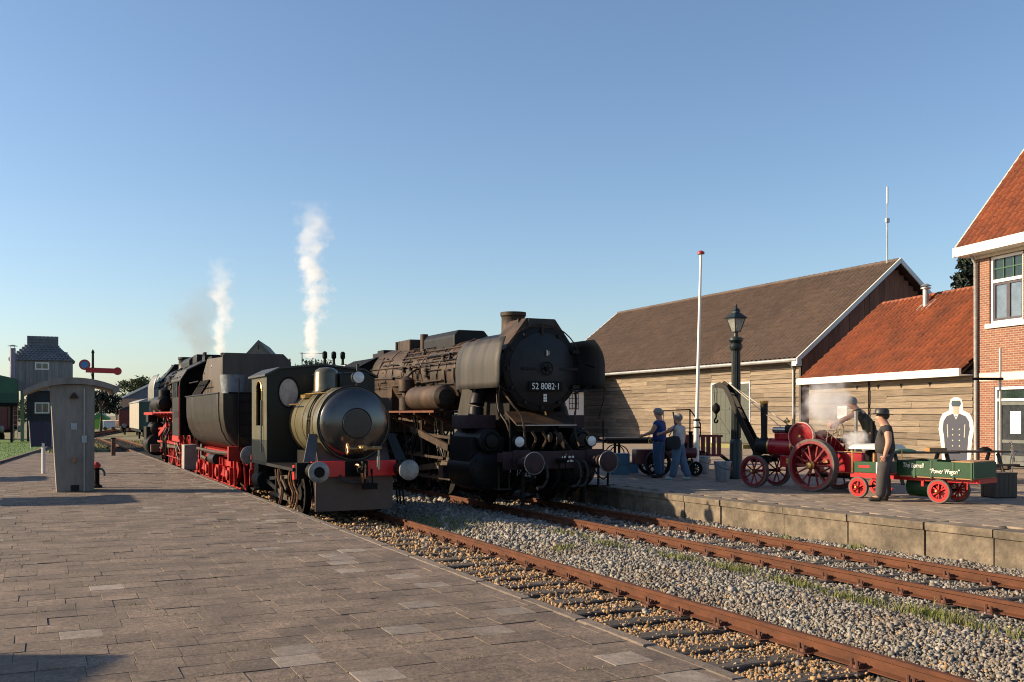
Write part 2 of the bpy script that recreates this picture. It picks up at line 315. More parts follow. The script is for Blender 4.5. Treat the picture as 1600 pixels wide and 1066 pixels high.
for j in range(int(45/.3)):   # cut flags filling each row up to the kerb
    y = 2 + j*.3 + .15; row = [M[1].translation.x for M in Ms if abs(M[1].translation.y - y) < .02]
    if row and max(row) > 3 and 3.9 - (max(row) + .15) > .02: gap = 3.9 - (max(row) + .15); Ms.append((FL[0], TR(max(row) + .15 + gap/2, y, random.gauss(0, .0018), 0, 0, 0, ((gap - .003)/.2985, 1, 1))))
pieces('paving_flag', None, Ms, pl, 300)
ks = [flag_mesh('kerb', KERB, .125, .985, .9, .016)]
pieces('kerb_stone', ks, [TR(3.965 + random.gauss(0, .004), -3.5 + i, .004 + random.gauss(0, .002)) for i in range(50)], pl, 60)
lw = B().add([(-1.5,35,.006),(-1.0,40,.006),(.0,50,.006),(.9,58,.006),(1.5,75,.006),(-90,75,.006),(-90,35,.006)], [(0,1,2,3,4,5,6)]).build('lawn', LAWN); tag(lw, kind='structure')
lb = B().add([(-90,47.01,-.03),(1.2,47.01,-.03),(3,110,-.03),(-90,110,-.03)], [(0,1,2,3)]).build('lawn_terrain', FIELD); tag(lb, kind='structure')
lk = B(); 
for i in range(24): y = 35.5 + i; lk.box(-.06, .06, -.48, .48, -.1, .07, TR(-1.42 + .1*(y-35.5), y, 0, -R(5.7)))
tag(lk.build('lawn_kerb', KERB), kind='structure')
# right platform
rp = B(); ys = [0, 4, 8, 10, 12, 14, 16, 18, 20, 25, 35, 70]
rp.add([(edge_x(y)+.3, y, -.03) for y in ys] + [(75, 70, -.03), (75, 0, -.03)], [tuple(range(len(ys)+2))])
rpo = rp.build('platform_right', JOINT); tag(rpo, kind='structure')
Ms = []; FR = [flag_mesh('flag_r', mat('warm_paving_flag', (.20,.155,.115), .85, var=.25, scale=5, rnd=.16, col2=(.28,.22,.165), dirt=(.12,.095,.075), dirt_scale=6, dirt_amt=.7, bump=.2), .296, .296)]
for j in range(76):
    y = 7 + j*.3
    for i in range(60):
        x = 11.9 + (i + (.5 if j % 2 else 0))*.3
        if x < edge_x(y) + .46 or x > 25: continue
        Ms.append(TR(x, y, -.002 + random.gauss(0, .0018), random.gauss(0, .004), random.gauss(0, .005), random.gauss(0, .005)))
pieces('paving_flag', FR, Ms, rpo, 300)
tag(B().add([(25, 2, -.0), (74, 2, 0), (74, 60, 0), (25, 60, 0)], [(0,1,2,3)]).build('station_yard', FR[0].materials[0]), kind='structure')
tag(B().add([(11.9, 29.8, -.0), (24.99, 29.8, 0), (24.99, 69, 0), (11.9, 69, 0)], [(0,1,2,3)]).build('station_path', FR[0].materials[0]), kind='structure')
def cblock(name, L):
    b = B(); b.prism([(0,-.75),(0,-.13),(-.03,-.115),(-.035,-.012),(-.022,0),(.34,0),(.34,-.75)], 'y', -L/2, L/2); o = b.mesh(name, CONC, 0)
    return o
CB = [cblock('cb%d' % k, l) for k, l in enumerate((1.42, 1.1, 1.7))]; Ms = []; y = 1.0; k = 0
while y < 40:
    me = CB[[0,2,1,0][k % 4]]; L = (1.42, 1.7, 1.1, 1.42)[k % 4] + .02; y1 = y + L; x0, x1 = edge_x(y), edge_x(y1)
    Ms.append((me, TR((x0+x1)/2 + random.gauss(0, .006), (y+y1)/2, .004 + random.gauss(0, .004), math.atan2(x0-x1, L) + random.gauss(0, .004)))); y = y1; k += 1
pieces('concrete_block', None, Ms, rpo, 60)
# tracks
def rail_b(pts):
    prof = [(-.062,-.147),(.062,-.147),(.062,-.137),(.012,-.122),(.010,-.045),(.034,-.036),(.034,-.006),(.026,0),(-.026,0),(-.034,-.006),(-.034,-.036),(-.010,-.045),(-.012,-.122),(-.062,-.137)]
    b = B(); n = len(prof); vs = []; fs = []
    for i, (x, y) in enumerate(pts):
        a, c_ = pts[max(0, i-1)], pts[min(len(pts)-1, i+1)]; d = Vector((c_[0]-a[0], c_[1]-a[1])).normalized()
        for px, pz in prof: vs.append((x + d.y*px, y - d.x*px, RT + pz))
    for i in range(len(pts)-1):
        for k in range(n): fs.append((i*n+k, i*n+(k+1) % n, (i+1)*n+(k+1) % n, (i+1)*n+k))
    fs += [tuple(range(n)), tuple(range((len(pts)-1)*n, len(pts)*n))[::-1]]
    return b.add(vs, fs)
def sleeper_mesh(k):
    r = random.Random(k); b = B(); N = 7; rows = []
    for i in range(N):
        x = -1.25 + 2.5*i/(N-1); w = .125 + r.uniform(-.01, .012); z = r.uniform(-.012, .008)
        rows.append([(x,-w,-.14),(x,-w,z-.012),(x,-w*.85,z),(x,w*.85,z-r.uniform(0,.01)),(x,w,z-.014),(x,w,-.14)])
    b.grid(rows); b.add(rows[0], [(0,1,2,3,4,5)]); b.add(rows[-1], [(5,4,3,2,1,0)])
    return b.mesh('sleeper%d' % k, SLEEP, 0)
SL = [sleeper_mesh(k) for k in range(4)]
cb = B().box(-.17, .17, -.085, .085, 0, .018)
for s_ in (-1, 1):
    cb.box(s_*.095-.03, s_*.095+.03, -.05, .05, .018, .045); cb.cyl((s_*.12, .03, .02), (s_*.12, .03, .095), .016, n=6); cb.cyl((s_*.12, -.03, .02), (s_*.12, -.03, .085), .016, n=6); cb.box(s_*.07-.02, s_*.07+.02, -.035, .035, .04, .06)
CLIPM = cb.mesh('clip', CLIP, 0)
def track(name, label, cx, y0, y1, step=.62, clips=True):
    t = thing(name, None, None, kind='structure'); t['label'] = label
    for s_ in (-1, 1): rail_b([(cx(y) + s_*.752, y) for y in np.arange(y0, y1+.1, 2.)]).build('rail', RAIL, t, smooth=25)
    Ms = []; Cs = []; y = y0 + .3; k = 0
    while y < y1:
        Ms.append(TR(cx(y) + random.gauss(0, .02), y, RT - .15, random.gauss(0, .012), 0, 0)); 
        for s_ in (-1, 1): Cs.append(TR(cx(y) + s_*.752, y, RT - .152))
        y += step + random.gauss(0, .015); k += 1
    pieces('sleeper', SL, Ms, t, 140)
    if clips: pieces('rail_fastening', [CLIPM], Cs, t, 200)
    return t
CL = lambda y: 5.55
CR = lambda y: float(np.interp(y, [0, 7, 20, 80], [10.2, 10.12, 9.97, 9.95]))
track('railway_track', 'rusty track beside the near paved platform, carrying the olive locomotive', CL, 1, 95)
track('railway_track', 'rusty track between grey ballast and the concrete platform edge', CR, 1, 75)
for cxv, y0, y1, sl_ in ((1.2, 52, 150, .02), (-3.6, 60, 150, .16), (-1.0, 66, 150, -.12)):
    track('siding_track', 'far siding rails crossing the grass beyond the platform end', (lambda y, c=cxv, s_=sl_, y0=y0: c + s_*(y-y0)), y0, y1, .75, False)
# ballast stones
def stones(name, m, P, size):
    n = len(P); base = np.array([(-1,-1,-1),(1,-1,-1),(1,1,-1),(-1,1,-1),(-1,-1,1),(1,-1,1),(1,1,1),(-1,1,1)], float)*.62
    V = base[None]*(1 + rng.uniform(-.45, .45, (n, 8, 3))); V *= rng.uniform(.5, 1.3, (n, 1, 3))
    q = rng.normal(size=(n, 4)); q /= np.linalg.norm(q, axis=1)[:, None]; w, x, y, z = q.T
    Rm = np.stack([1-2*(y*y+z*z), 2*(x*y-z*w), 2*(x*z+y*w), 2*(x*y+z*w), 1-2*(x*x+z*z), 2*(y*z-x*w), 2*(x*z-y*w), 2*(y*z+x*w), 1-2*(x*x+y*y)], 1).reshape(n, 3, 3)
    V = np.einsum('nij,nkj->nki', Rm, V)*size[:, None, None] + P[:, None]
    Fb = np.array([(0,3,2,1),(4,5,6,7),(0,1,5,4),(1,2,6,5),(2,3,7,6),(3,0,4,7)])
    Fc = (Fb[None] + (np.arange(n)*8)[:, None, None]).reshape(-1, 4)
    return link(name, np_mesh(name, V.reshape(-1, 3), Fc, m))
def scatter(x0, x1, y0, y1, n, r):
    x = rng.uniform(x0, x1, n); y = rng.uniform(y0, y1, n); keep = np.ones(n, bool); onany = np.zeros(n, bool)
    for c in (CL, CR):
        cc = np.array([c(v) for v in (y0, y1)]); cx = np.interp(y, [y0, y1], cc)
        for s_ in (-1, 1): keep &= np.abs(x - cx - s_*.752) > .065
        on = (np.abs(x-cx) < 1.25) & (np.abs(((y - 1.3 + .31) % .62) - .31) < .12); keep &= ~(on & (rng.random(n) > .17)); onany = onany | on
    keep &= x < np.interp(y, [2, 9.44, 13, 18.26, 25, 70], [12.95, 12.41, 12.02, 11.8, 11.75, 11.75]) - .02
    x, y, onany = x[keep], y[keep], onany[keep]; s_ = r*rng.lognormal(0, .3, len(x))
    return np.stack([x, y, np.where(onany, np.maximum(hb(x, y), -.495) + s_*.3, hb(x, y) + s_*.35 + .012)], 1), s_
Pg, Sg, Pt, St = [], [], [], []
for (y0, y1, dens, r) in ((3.5, 9, 1400, .017), (9, 14, 950, .0195), (14, 22, 480, .029), (22, 46, 90, .055)):
    for (x0, x1, which, k) in ((3.97, 6.32, 't', 1.), (3.97, 6.6, 'g', .12), (6.3, 9.0, 'g', 1.), (6.3, 8.9, 't', .12), (8.4, 12.9, 'g', .75), (8.4, 12.9, 't', .14)):
        P, S_ = scatter(x0, x1, y0, y1, int(dens*(x1-x0)*(y1-y0)*k), r*(.8 if which == 't' else 1))
        (Pt if which == 't' else Pg).append(P); (St if which == 't' else Sg).append(S_)
tag(stones('ballast_gravel', STONE, np.concatenate(Pg), np.concatenate(Sg)), 'grey crushed ballast stones between the rusty tracks', 'gravel', kind='stuff')
tag(stones('tan_gravel', STONET, np.concatenate(Pt), np.concatenate(St)), 'tan gravel between the rails of the near track', 'gravel', kind='stuff')
# grass
def blades(P, h, w=.006, lean=.5):
    n = len(P); a = rng.uniform(0, 2*np.pi, n); d = np.stack([np.cos(a), np.sin(a), 0*a], 1); b_ = rng.uniform(0, 2*np.pi, n); ln = np.stack([np.cos(b_), np.sin(b_), 0*b_], 1)*lean*rng.random(n)[:, None]
    hh = h*rng.uniform(.5, 1.2, n)[:, None]; up = np.array([0, 0, 1.])
    p1 = P + hh*(up*.6 + ln*.35); p2 = P + hh*(up*.95 + ln)
    V = np.stack([P - d*w, P + d*w, p1 + d*w*.8, p1 - d*w*.8, p2], 1).reshape(-1, 3); k = (np.arange(n)*5)[:, None]
    return V, np.concatenate([k + np.array([[0, 1, 2, 2]]), k + np.array([[0, 2, 3, 3]]), k + np.array([[3, 2, 4, 4]])])
def tri_mesh(name, V, Fq, m):
    return np_mesh(name, V, Fq[:, :3], m)
Gp = []
for (x, y, sx, sy, n) in [(8.6, 6.1, .2, .22, 650), (8.45, 7.5, .17, .2, 450), (8.25, 7.0, .1, .2, 200), (8.85, 5.0, .25, .22, 600), (8.3, 8.4, .12, .3, 300), (8.45, 9.6, .1, .25, 330), (8.55, 10.9, .13, .22, 330), (8.4, 12.0, .1, .3, 260), (8.2, 13.6, .12, .3, 200), (8.35, 15.2, .12, .4, 250), (8.6, 9.0, .5, 2.5, 260), (7.0, 18.0, .35, .8, 1300), (7.3, 13.5, .12, .12, 120), (11.45, 13.3, .06, .1, 60), (11.6, 11.8, .06, .1, 70), (4.02, 9.5, .05, .6, 140), (4.05, 6, .05, .6, 160), (4.3, 15.5, .15, .8, 500), (4.1, 12.5, .05, .8, 160)]:
    p = np.stack([rng.normal(x, sx, n), rng.normal(y, sy, n)], 1); Gp.append(np.column_stack([p, hb(p[:, 0], p[:, 1]) + .025]))
V, Fc = blades(np.concatenate(Gp), .10, .005, .8)
tag(link('trackside_grass', tri_mesh('trackside_grass', V, Fc, BLADE)), 'patchy yellow green grass growing along the ballast', 'grass', kind='stuff')
jn = []
for _ in range(160):
    i = random.randint(0, 60); x, y = random.uniform(-2, 3.6), random.uniform(4.5, 16); y = 2 + round((y-2)/.3)*.3
    jn.append(rng.normal((x, y, 0), (.05, .006, 0), (14, 3)))
V, Fc = blades(np.concatenate(jn), .022, .002, 1.2)
tag(link('joint_weeds', tri_mesh('joint_weeds', V, Fc, BLADE)), 'small dry weeds sprouting in the paving joints', 'weeds', kind='stuff')
x = rng.uniform(-12, 1.2, 26000); y = rng.uniform(35.3, 66, 26000); k_ = x < -1.5 + .1*(y-35.5); 
V, Fc = blades(np.column_stack([x, y, 0*x + .005])[k_], .022, .012, .6)
tag(link('lawn_grass', tri_mesh('lawn_grass', V, Fc, mat('lawn_blade', (.05,.12,.015), .8, rnd=.3))), 'mown green grass on the lawn beside the platform', 'grass', kind='stuff')
x = rng.uniform(-8, 9, 16000); y = rng.uniform(47.5, 90, 16000); k_ = x > -1.0 + .1*(y-35.5); x, y = x[k_], y[k_]; V, Fc = blades(np.column_stack([x, y, np.where((x < 1.2), -.03, -.6)]), .14, .02, .7)
tag(link('rough_grass', tri_mesh('rough_grass', V, Fc, BLADE)), 'rough dry grass around the sidings past the platform', 'grass', kind='stuff')

# ---------------------------------------------------------------- buildings
def ang(vp): return -(YAW - math.atan((CX - vp) / F_PX))     # z rotation of a frame whose +y runs to that vanishing column
def frame_M(xy, rz): return Matrix.Translation((*xy, 0)) @ Matrix.Rotation(rz, 4, 'Z')
def tile_mesh(name, m, w, l, wave, n=6, t=.018):
    b = B(); xs = [(-.5 + i/n)*w*.99 for i in range(n+1)]; zf = [wave*math.sin(2*math.pi*i/n) for i in range(n+1)]
    b.grid([[(x, 0, z + t + .012) for x, z in zip(xs, zf)], [(x, l*1.12, z - .002) for x, z in zip(xs, zf)]])
    b.grid([[(x, 0, z) for x, z in zip(xs, zf)], [(x, 0, z + t + .012) for x, z in zip(xs, zf)]])
    return b.mesh(name, m, 40)
def roof_tiles(parent, PW, me, x0, z0, y0, y1, pitch, slope, tw, tl, skip=None, limit=300):
    cp, sp = math.cos(pitch), math.sin(pitch); Rt = Matrix(((0, cp, -sp), (-1, 0, 0), (0, sp, cp))).to_4x4(); Ms = []
    nr = int(slope/tl); nc = int((y1-y0)/tw)
    for r_ in range(nr):
        for c_ in range(nc):
            u = y0 + (c_ + .5)*(y1-y0)/nc; v = r_*slope/nr
            if skip and skip(u, v): continue
            Ms.append(Matrix.Translation((x0 + cp*v, u, z0 + sp*v)) @ Rt @ Euler((random.gauss(0, .012), random.gauss(0, .008), 0)).to_matrix().to_4x4())
    pieces('roof_tile', [me], Ms, parent, limit, PW)
def boards(parent, PW, y0, y1, z0, z1, h, m, x=0., seg=(2.5, 4.5), name='wall_board', limit=300, skip=None, vertical=False):
    r = random.Random(3); Ms = []; z = z0; me = {}
    while z < z1 - .02:
        y = y0
        while y < y1 - .05:
            L = min(r.uniform(*seg), y1 - y); L = L if y1 - y - L > .6 else y1 - y; hh = min(h*r.uniform(.9, 1.08), z1 - z)
            if not (skip and skip(y, y+L, z, z+hh)):
                b = B(); t0, t1, gp = r.uniform(.02, .045), r.uniform(.004, .01), r.choice((.006, .010, .016, .024))
                w1 = r.uniform(-.006, .006)
                b.add([(-t0,0,0),(-t0,L,0),(-t1,L,hh-gp),(-t1,0,hh-gp+w1),(.02,0,0),(.02,L,0),(.02,L,hh-gp),(.02,0,hh-gp+w1)], [(0,1,2,3),(0,4,5,1),(1,5,6,2),(2,6,7,3),(3,7,4,0)])
                o = b.build(name, m, parent, (x, y, z), smooth=0)
            y += L + .004
        z += h
# --- goods shed with brown roof
AS = ang(130); OS = at(1252, 45.); PS = frame_M(OS, AS); SHL, SHW, RZ, EZ = 26., 5.45, 8.9, 4.2
shed = thing('goods_shed', 'long weathered board shed with brown tiled roof behind the flagpole', 'shed', (*OS, 0), AS)
B().box(.02, 2*SHW, .03, SHL, 0, 4.5).prism([(0.02,4.5),(2*SHW,4.5),(SHW,RZ-.25)], 'y', .03, SHL).build('wall', DWOOD, shed, smooth=0)
pitch = math.atan2(RZ-EZ, SHW+.5); slope = math.hypot(RZ-EZ, SHW+.5)
dy0, dy1 = 4.0, 8.0
def wall_t(px, O, a):  # distance along a wall frame's +y where a picture column meets it
    l0 = O[0]*CY_ - O[1]*SY_; D0 = O[0]*SY_ + O[1]*CY_; d = Vector((-math.sin(a), math.cos(a))); dl = d.x*CY_ - d.y*SY_; dD = d.x*SY_ + d.y*CY_; u = (px-CX)/F_PX
    return (l0 - u*D0)/(u*dD - dl)
d0, d1 = wall_t(1173, OS, AS), wall_t(1112, OS, AS)
def skipd(y0, y1, z0, z1): return False
for (ya, yb, za, zb) in ((.12, d0, .1, 4.12), (d1, SHL, .1, 4.12), (d0, d1, 3.25, 4.12)): boards(shed, PS, ya, yb, za, zb, .215, BOARD)
B().box(-.035, .02, 0, .12, 0, 4.2).box(-.03, .02, -.0, .1, 0, 4.3).build('corner_post', DWOOD, shed)
dr = B().box(-.03, .02, d0+.07, d1-.07, .25, 3.18).build('door', GDOOR, shed, smooth=0)
mid = (d0+d1)/2
f_ = B(); f_.box(-.05, .02, d0, d0+.07, .2, 3.25).box(-.05, .02, d1-.07, d1, .2, 3.25).box(-.05, .02, d0+.07, d1-.07, 3.18, 3.25); f_.build('door_frame', WHITE, dr, smooth=0)
p_ = B(); n_ = 8
for i in range(n_):
    ya = d0+.09 + (d1-d0-.18)*i/n_; B().box(-.045, -.03, ya+.008, ya + (d1-d0-.18)/n_ - .008, .28, 3.15).build('door_board', GDOOR, dr, smooth=0)
b_ = B()
for s0, s1 in ((d0+.1, mid-.04), (mid+.04, d1-.1)):
    for z in (.7, 1.9, 2.8): b_.box(-.065, -.045, s0, s1, z, z+.1)
    b_.bar((-.055, s0+.1, .8), (-.055, s1-.1, 1.9), .02, .09)
b_.build('door_brace', GDOOR, dr, smooth=0)
B().box(-.6, .0, d0-.2, d1+.2, 0, .2).build('door_step', mat('mossy_step', (.14,.13,.05), .9, col2=(.2,.2,.08)), shed)
sl_ = B(); 
sl_.prism([(-.5,EZ-.06),(SHW,RZ-.06),(SHW,RZ-.16),(-.5,EZ-.14)], 'y', -.4, SHL+.4); sl_.prism([(SHW,RZ-.06),(2*SHW+.5,EZ-.06),(2*SHW+.5,EZ-.14),(SHW,RZ-.16)], 'y', -.4, SHL+.4)
rf = sl_.build('roof', TILEU, shed, smooth=0)
tm = tile_mesh('tile_brown', TILEB, .34, .38, .045, t=.05)
roof_tiles(rf, PS, tm, -.5, EZ+.02, -.4, SHL+.4, pitch, slope, .34, .38)
rd = B(); 
for i in range(int((SHL+.8)/.4)): rd.cyl((SHW, -.4+i*.4, RZ+.0), (SHW, -.4+i*.4+.41, RZ+.02), .11, .12, 8)
rd.build('ridge_tile', TILEB, rf)
for y in (-.47, SHL+.4):
    bb = B(); bb.prism([(-.62,EZ-.28),(SHW,RZ-.12),(SHW,RZ+.12),(-.62,EZ-.02)], 'y', y, y+.06); bb.prism([(SHW,RZ-.12),(2*SHW+.6,EZ-.28),(2*SHW+.6,EZ-.02),(SHW,RZ+.12)], 'y', y, y+.06); bb.build('bargeboard', WHITE, shed, smooth=0)
B().box(-.62, -.3, -.40, -.1, EZ-.36, EZ-.12).build('eave_box', WHITE, shed, smooth=0)
gu = B(); gu.tube([(-.58, -.4, EZ-.1), (-.58, SHL+.4, EZ-.1)], .085, 8); gu.build('gutter', ZINC, shed)
B().tube([(-.5, .35, EZ-.15), (-.2, .4, EZ-.3), (-.08, .45, EZ-.5), (-.08, .45, .1)], .05, 8).build('downpipe', ZINC, shed)
def gz(x): return (RZ-.2) - abs(x-SHW)*(RZ-EZ)/(SHW+.5)
for i in range(42):
    x = .05 + i*.3
    if x > 2*SHW-.3: break
    top = min(gz(x), gz(x+.3)) - .02; dz = random.uniform(.0, .012)
    B().box(x+.006, x+.294, -.02-dz, .028, .0, top+.06).build('gable_board', GABLE, shed, smooth=0)
tag(shed)
B().tube([(SHW-.1, .3, RZ-.1), (SHW-.1, .3, RZ+2.0)], .035).tube([(SHW-.1, .3, RZ+2.0), (SHW-.1, .3, RZ+3.6)], .02).box(SHW-.2, SHW, .25, .35, RZ+1.9, RZ+2.1).box(SHW-.13, SHW-.07, .27, .33, RZ+2.8, RZ+3.6).build('antenna', ZINC, shed)
# lit hooks on the wall boards
# --- low board building with orange roof
AO = ang(400); OO = at(1521, 33.); PO = frame_M(OO, AO)
low = thing('board_annex', 'low board building with bright orange pantile roof and white fascia', 'building', (*OO, 0), AO)
OL, OW, ORZ, OEZ = 10.1, 3.6, 6.45, 3.05
B().box(.02, 2*OW, .02, OL, 0, 3.3).prism([(.02,3.3),(2*OW,3.3),(OW,ORZ-.3)], 'y', .02, OL).build('wall', DWOOD, low, smooth=0)
boards(low, PO, .02, OL, .1, 3.15, .225, BOARD, seg=(2.6, 5.2))
hk = B()
for px in (1340, 1373, 1409, 1454): 
    t_ = wall_t(px, OO, AO); hk.add([(-.035, t_-.09, 2.78), (-.035, t_+.09, 2.78), (-.035, t_, 2.62), (-.025, t_-.09, 2.78), (-.025, t_+.09, 2.78), (-.025, t_, 2.62)], [(0,1,2),(3,5,4),(0,2,5,3),(1,4,5,2),(0,3,4,1)])
hk.build('vent_notch', DARKIN, low, smooth=0)
t_ = wall_t(1360, OO, AO); B().tube([(-.07, t_, .1), (-.07, t_, 3.1)], .03).build('downpipe', BLKM, low)
t_ = wall_t(1316, OO, AO); wn = B().box(-.03, .02, t_-.35, t_+.3, 1.35, 2.0).build('window', WHITE, low); B().box(-.034, .02, t_-.29, t_+.24, 1.41, 1.94).build('pane', LENS, wn)
op = math.atan2(ORZ-OEZ, OW+.45); osl = math.hypot(ORZ-OEZ, OW+.45)
s2 = B(); s2.prism([(-.45,OEZ+.0),(OW,ORZ-.06),(OW,ORZ-.16),(-.45,OEZ-.06)], 'y', .01, OL); s2.prism([(OW,ORZ-.06),(2*OW+.4,OEZ),(2*OW+.4,OEZ-.1),(OW,ORZ-.16)], 'y', .01, OL)
rf2 = s2.build('roof', TILEU, low, smooth=0)
tmo = tile_mesh('tile_orange', TILEO, .29, .36, .068, n=8, t=.04)
roof_tiles(rf2, PO, tmo, -.45, OEZ+.085, .02, OL-.02, op, osl, .29, .36)
rd = B()
for i in range(25): rd.cyl((OW, i*.4, ORZ+.0), (OW, i*.4+.41, ORZ+.025), .12, .13, 8)
rd.build('ridge_tile', TILEO, rf2)
B().box(-.56, -.46, .02, OL+.1, OEZ-.12, OEZ+.14).build('fascia', WHITE, low, smooth=0); B().box(-.45, 0, .02, OL, OEZ-.1, OEZ-.06).build('soffit', WHITE, low, smooth=0)
tc_ = wall_t(1440, OO, AO)
vy = 6.4; vx = 3.0; vz = OEZ + (vx+.45)*math.tan(op)
vp_ = B().cyl((vx, vy, vz-.1), (vx, vy, vz+.75), .12, n=14).cyl((vx, vy, vz+.75), (vx, vy, vz+.8), .2, .2, 14).cyl((vx, vy, vz+.86), (vx, vy, vz+.95), .22, .08, 14).cyl((vx, vy, vz+.78), (vx, vy, vz+.9), .08, n=8).build('roof_vent', ZINC, low)
B().prism([(-.38,0),(.38,0),(.38,.6),(-.38,.6)], 'z', -.01, .015, Matrix.Translation((vx-.25, vy, vz-.18+.09)) @ Matrix(((0, math.cos(op), -math.sin(op)), (-1, 0, 0), (0, math.sin(op), math.cos(op)))).to_4x4()).build('vent_flashing', ZINC, vp_)
# --- brick station house
OB = OO; HL = 9.
br = thing('brick_house', 'two storey red brick station house with steep orange roof and white trim', 'house', (*OB, 0), AO)
wy0, wy1, wz0, wz1 = -2.2, -.74, 4.5, 6.75; dy0_, dy1_, dz1 = -2.55, -.95, 2.55
wb = B()
def wallrect(y0, y1, z0, z1): wb.box(0, .35, y0, y1, z0, z1)
wallrect(-.74, -.0, 0, 7.1); wallrect(-.95, -.74, 0, wz0); wallrect(-.95, -.74, wz1, 7.1); wallrect(wy0, -.95, dz1, wz0); wallrect(wy0, -.95, wz1, 7.1); wallrect(dy0_, wy0, dz1, 7.1); wallrect(-HL, dy0_, 0, 7.1)
wb.box(.35, 8, -.35, 0, 0, 7.1).box(.35, 8, -HL, -HL+.35, 0, 7.1).box(7.65, 8, -HL+.35, -.35, 0, 7.1)
wb.prism([(.02,7.1),(7.98,7.1),(4,12.6)], 'y', -.33, -.02)
wb.build('wall', BRICK, br, smooth=0)
B().box(.36, 7.6, -HL+.36, -.36, 0.1, 6.9).build('interior', DARKIN, br, smooth=0)
def window(parent, y0, y1, z0, z1, name='window', transom=None, name_pane='pane'):
    w = B(); x0, x1 = .06, .16
    for a, b2, c, d in ((y0, y0+.09, z0, z1), (y1-.09, y1, z0, z1), (y0+.09, y1-.09, z0, z0+.09), (y0+.09, y1-.09, z1-.09, z1)): w.box(x0, x1, a, b2, c, d)
    if transom: w.box(x0-.005, x1, y0+.09, y1-.09, transom-.05, transom+.05)
    o = w.build(name, WHITE, parent, smooth=0); return o
w1 = window(br, wy0, wy1, wz0+.08, wz1, transom=5.95)
DKW = mat('dark_mauve_sash', (.05,.04,.05), .5)
sa = B(); ym = (wy0+wy1)/2
for a, b2 in ((wy0+.09, ym-.0), (ym, wy1-.09)):
    for c in ((a, a+.07, wz0+.17, 5.9), (b2-.07, b2, wz0+.17, 5.9), (a+.07, b2-.07, wz0+.17, wz0+.25), (a+.07, b2-.07, 5.82, 5.9)): sa.box(.09, .15, *c)
sa.build('sash', DKW, w1, smooth=0)
mu = B(); 
for k in (1, 2): yy = wy0+.09 + (wy1-wy0-.18)*k/3; mu.box(.1, .14, yy-.02, yy+.02, 6.0, wz1-.09)
mu.box(.101, .141, wy0+.09, wy1-.09, 6.33, 6.37); mu.build('glazing_bar', GREENS, w1, smooth=0)
B().box(.13, .135, wy0+.09, wy1-.09, 6.0, wz1-.09).build('pane', mat('leaded_green_glass', (.012,.024,.019), .15, spec=.8), w1); B().box(.13, .135, wy0+.09, ym-.035, wz0+.17, 5.9).build('pane', mat('sky_glass', (.16,.2,.24), .05, spec=1, metal=.4), w1); B().box(.13, .135, ym-.035, wy1-.09, wz0+.17, 5.9).build('pane', bpy.data.materials['sky_glass'], w1)
B().box(-.08, .12, wy0-.12, wy1+.12, wz0-.06, wz0+.08).build('sill', WHITE, w1, smooth=0)
B().box(-.012, .02, -HL, -.0, wz1+.02, 7.0).build('cornice', CREAM, br, smooth=0); B().box(-.02, .02, -HL, -.28, 2.75, 3.0).build('stone_band', CREAM, br, smooth=0)
d_ = B()
for a, b2, c, dd in ((dy0_, dy0_+.1, 0, dz1), (dy1_-.1, dy1_, 0, dz1), (dy0_+.1, dy1_-.1, dz1-.1, dz1), (dy0_+.1, dy1_-.1, 2.08, 2.16)): d_.box(.03, .16, a, b2, c, dd)
dro = d_.build('door', WHITE, br, smooth=0)
e_ = B(); DG = mat('grey_door_leaf', (.10,.11,.10), .5)
for c in ((dy0_+.1, dy0_+.22, .05, 2.08), (dy1_-.24, dy1_-.1, .05, 2.08), (dy0_+.22, dy1_-.24, .05, .35), (dy0_+.22, dy1_-.24, 1.95, 2.08), (dy0_+.22, dy1_-.24, .75, .85)): e_.box(.08, .14, *c)
e_.build('door_leaf', DG, dro, smooth=0); B().box(.11, .12, dy0_+.2, dy1_-.22, .3, 2.0).build('pane', GLASS, dro); B().box(.11, .12, dy0_+.1, dy1_-.1, 2.16, dz1-.1).build('pane', bpy.data.materials['leaded_green_glass'], dro)
B().box(.1, .108, -2.0, -1.55, 1.05, 1.75).build('paper_notice', LETTER, dro)
nl = B()
for k in range(9): nl.box(.098, .0995, -1.95, -1.62 - .06*(k % 3), 1.66-.06*k, 1.675-.06*k)
nl.build('notice_text', mat('notice_grey_text', (.3,.3,.3), .8), dro)
B().cyl((.06, dy0_+.2, 1.05), (.02, dy0_+.2, 1.05), .02).tube([(.02, dy0_+.2, 1.05), (.02, dy0_+.34, 1.05)], .013).build('door_handle', STEEL, dro)
B().tube([(-.3, -.2, 6.95), (-.1, -.22, 6.6), (-.09, -.22, .1)], .055, 8).build('downpipe', ZINC, br)
pr = R(52); rsl = 4.45/math.cos(pr)
s3 = B(); z0_ = 7.08; s3.prism([(-.45,z0_),(4,z0_+4.45*math.tan(pr)),(4,z0_+4.45*math.tan(pr)-.15),(-.45,z0_-.12)], 'y', -HL, .2); s3.prism([(4,z0_+4.45*math.tan(pr)),(8.45,z0_),(8.45,z0_-.12),(4,z0_+4.45*math.tan(pr)-.15)], 'y', -HL, .2)
rf3 = s3.build('roof', TILEU, br, smooth=0)
roof_tiles(rf3, PO, tmo, -.45, z0_+.085, -5.5, .2, pr, rsl, .29, .36, limit=200)
B().box(-.56, -.46, -HL, .32, z0_-.2, z0_+.1).box(-.46, 0, -HL, .22, z0_-.2, z0_-.13).build('fascia', WHITE, br, smooth=0)
B().prism([(-.58,z0_-.2),(-.5,z0_+.16),(4,z0_+4.45*math.tan(pr)+.14),(4,z0_+4.45*math.tan(pr)-.25)], 'y', .205, .28).build('verge_board', mat('verge_stone', (.45,.40,.33), .7), br, smooth=0)
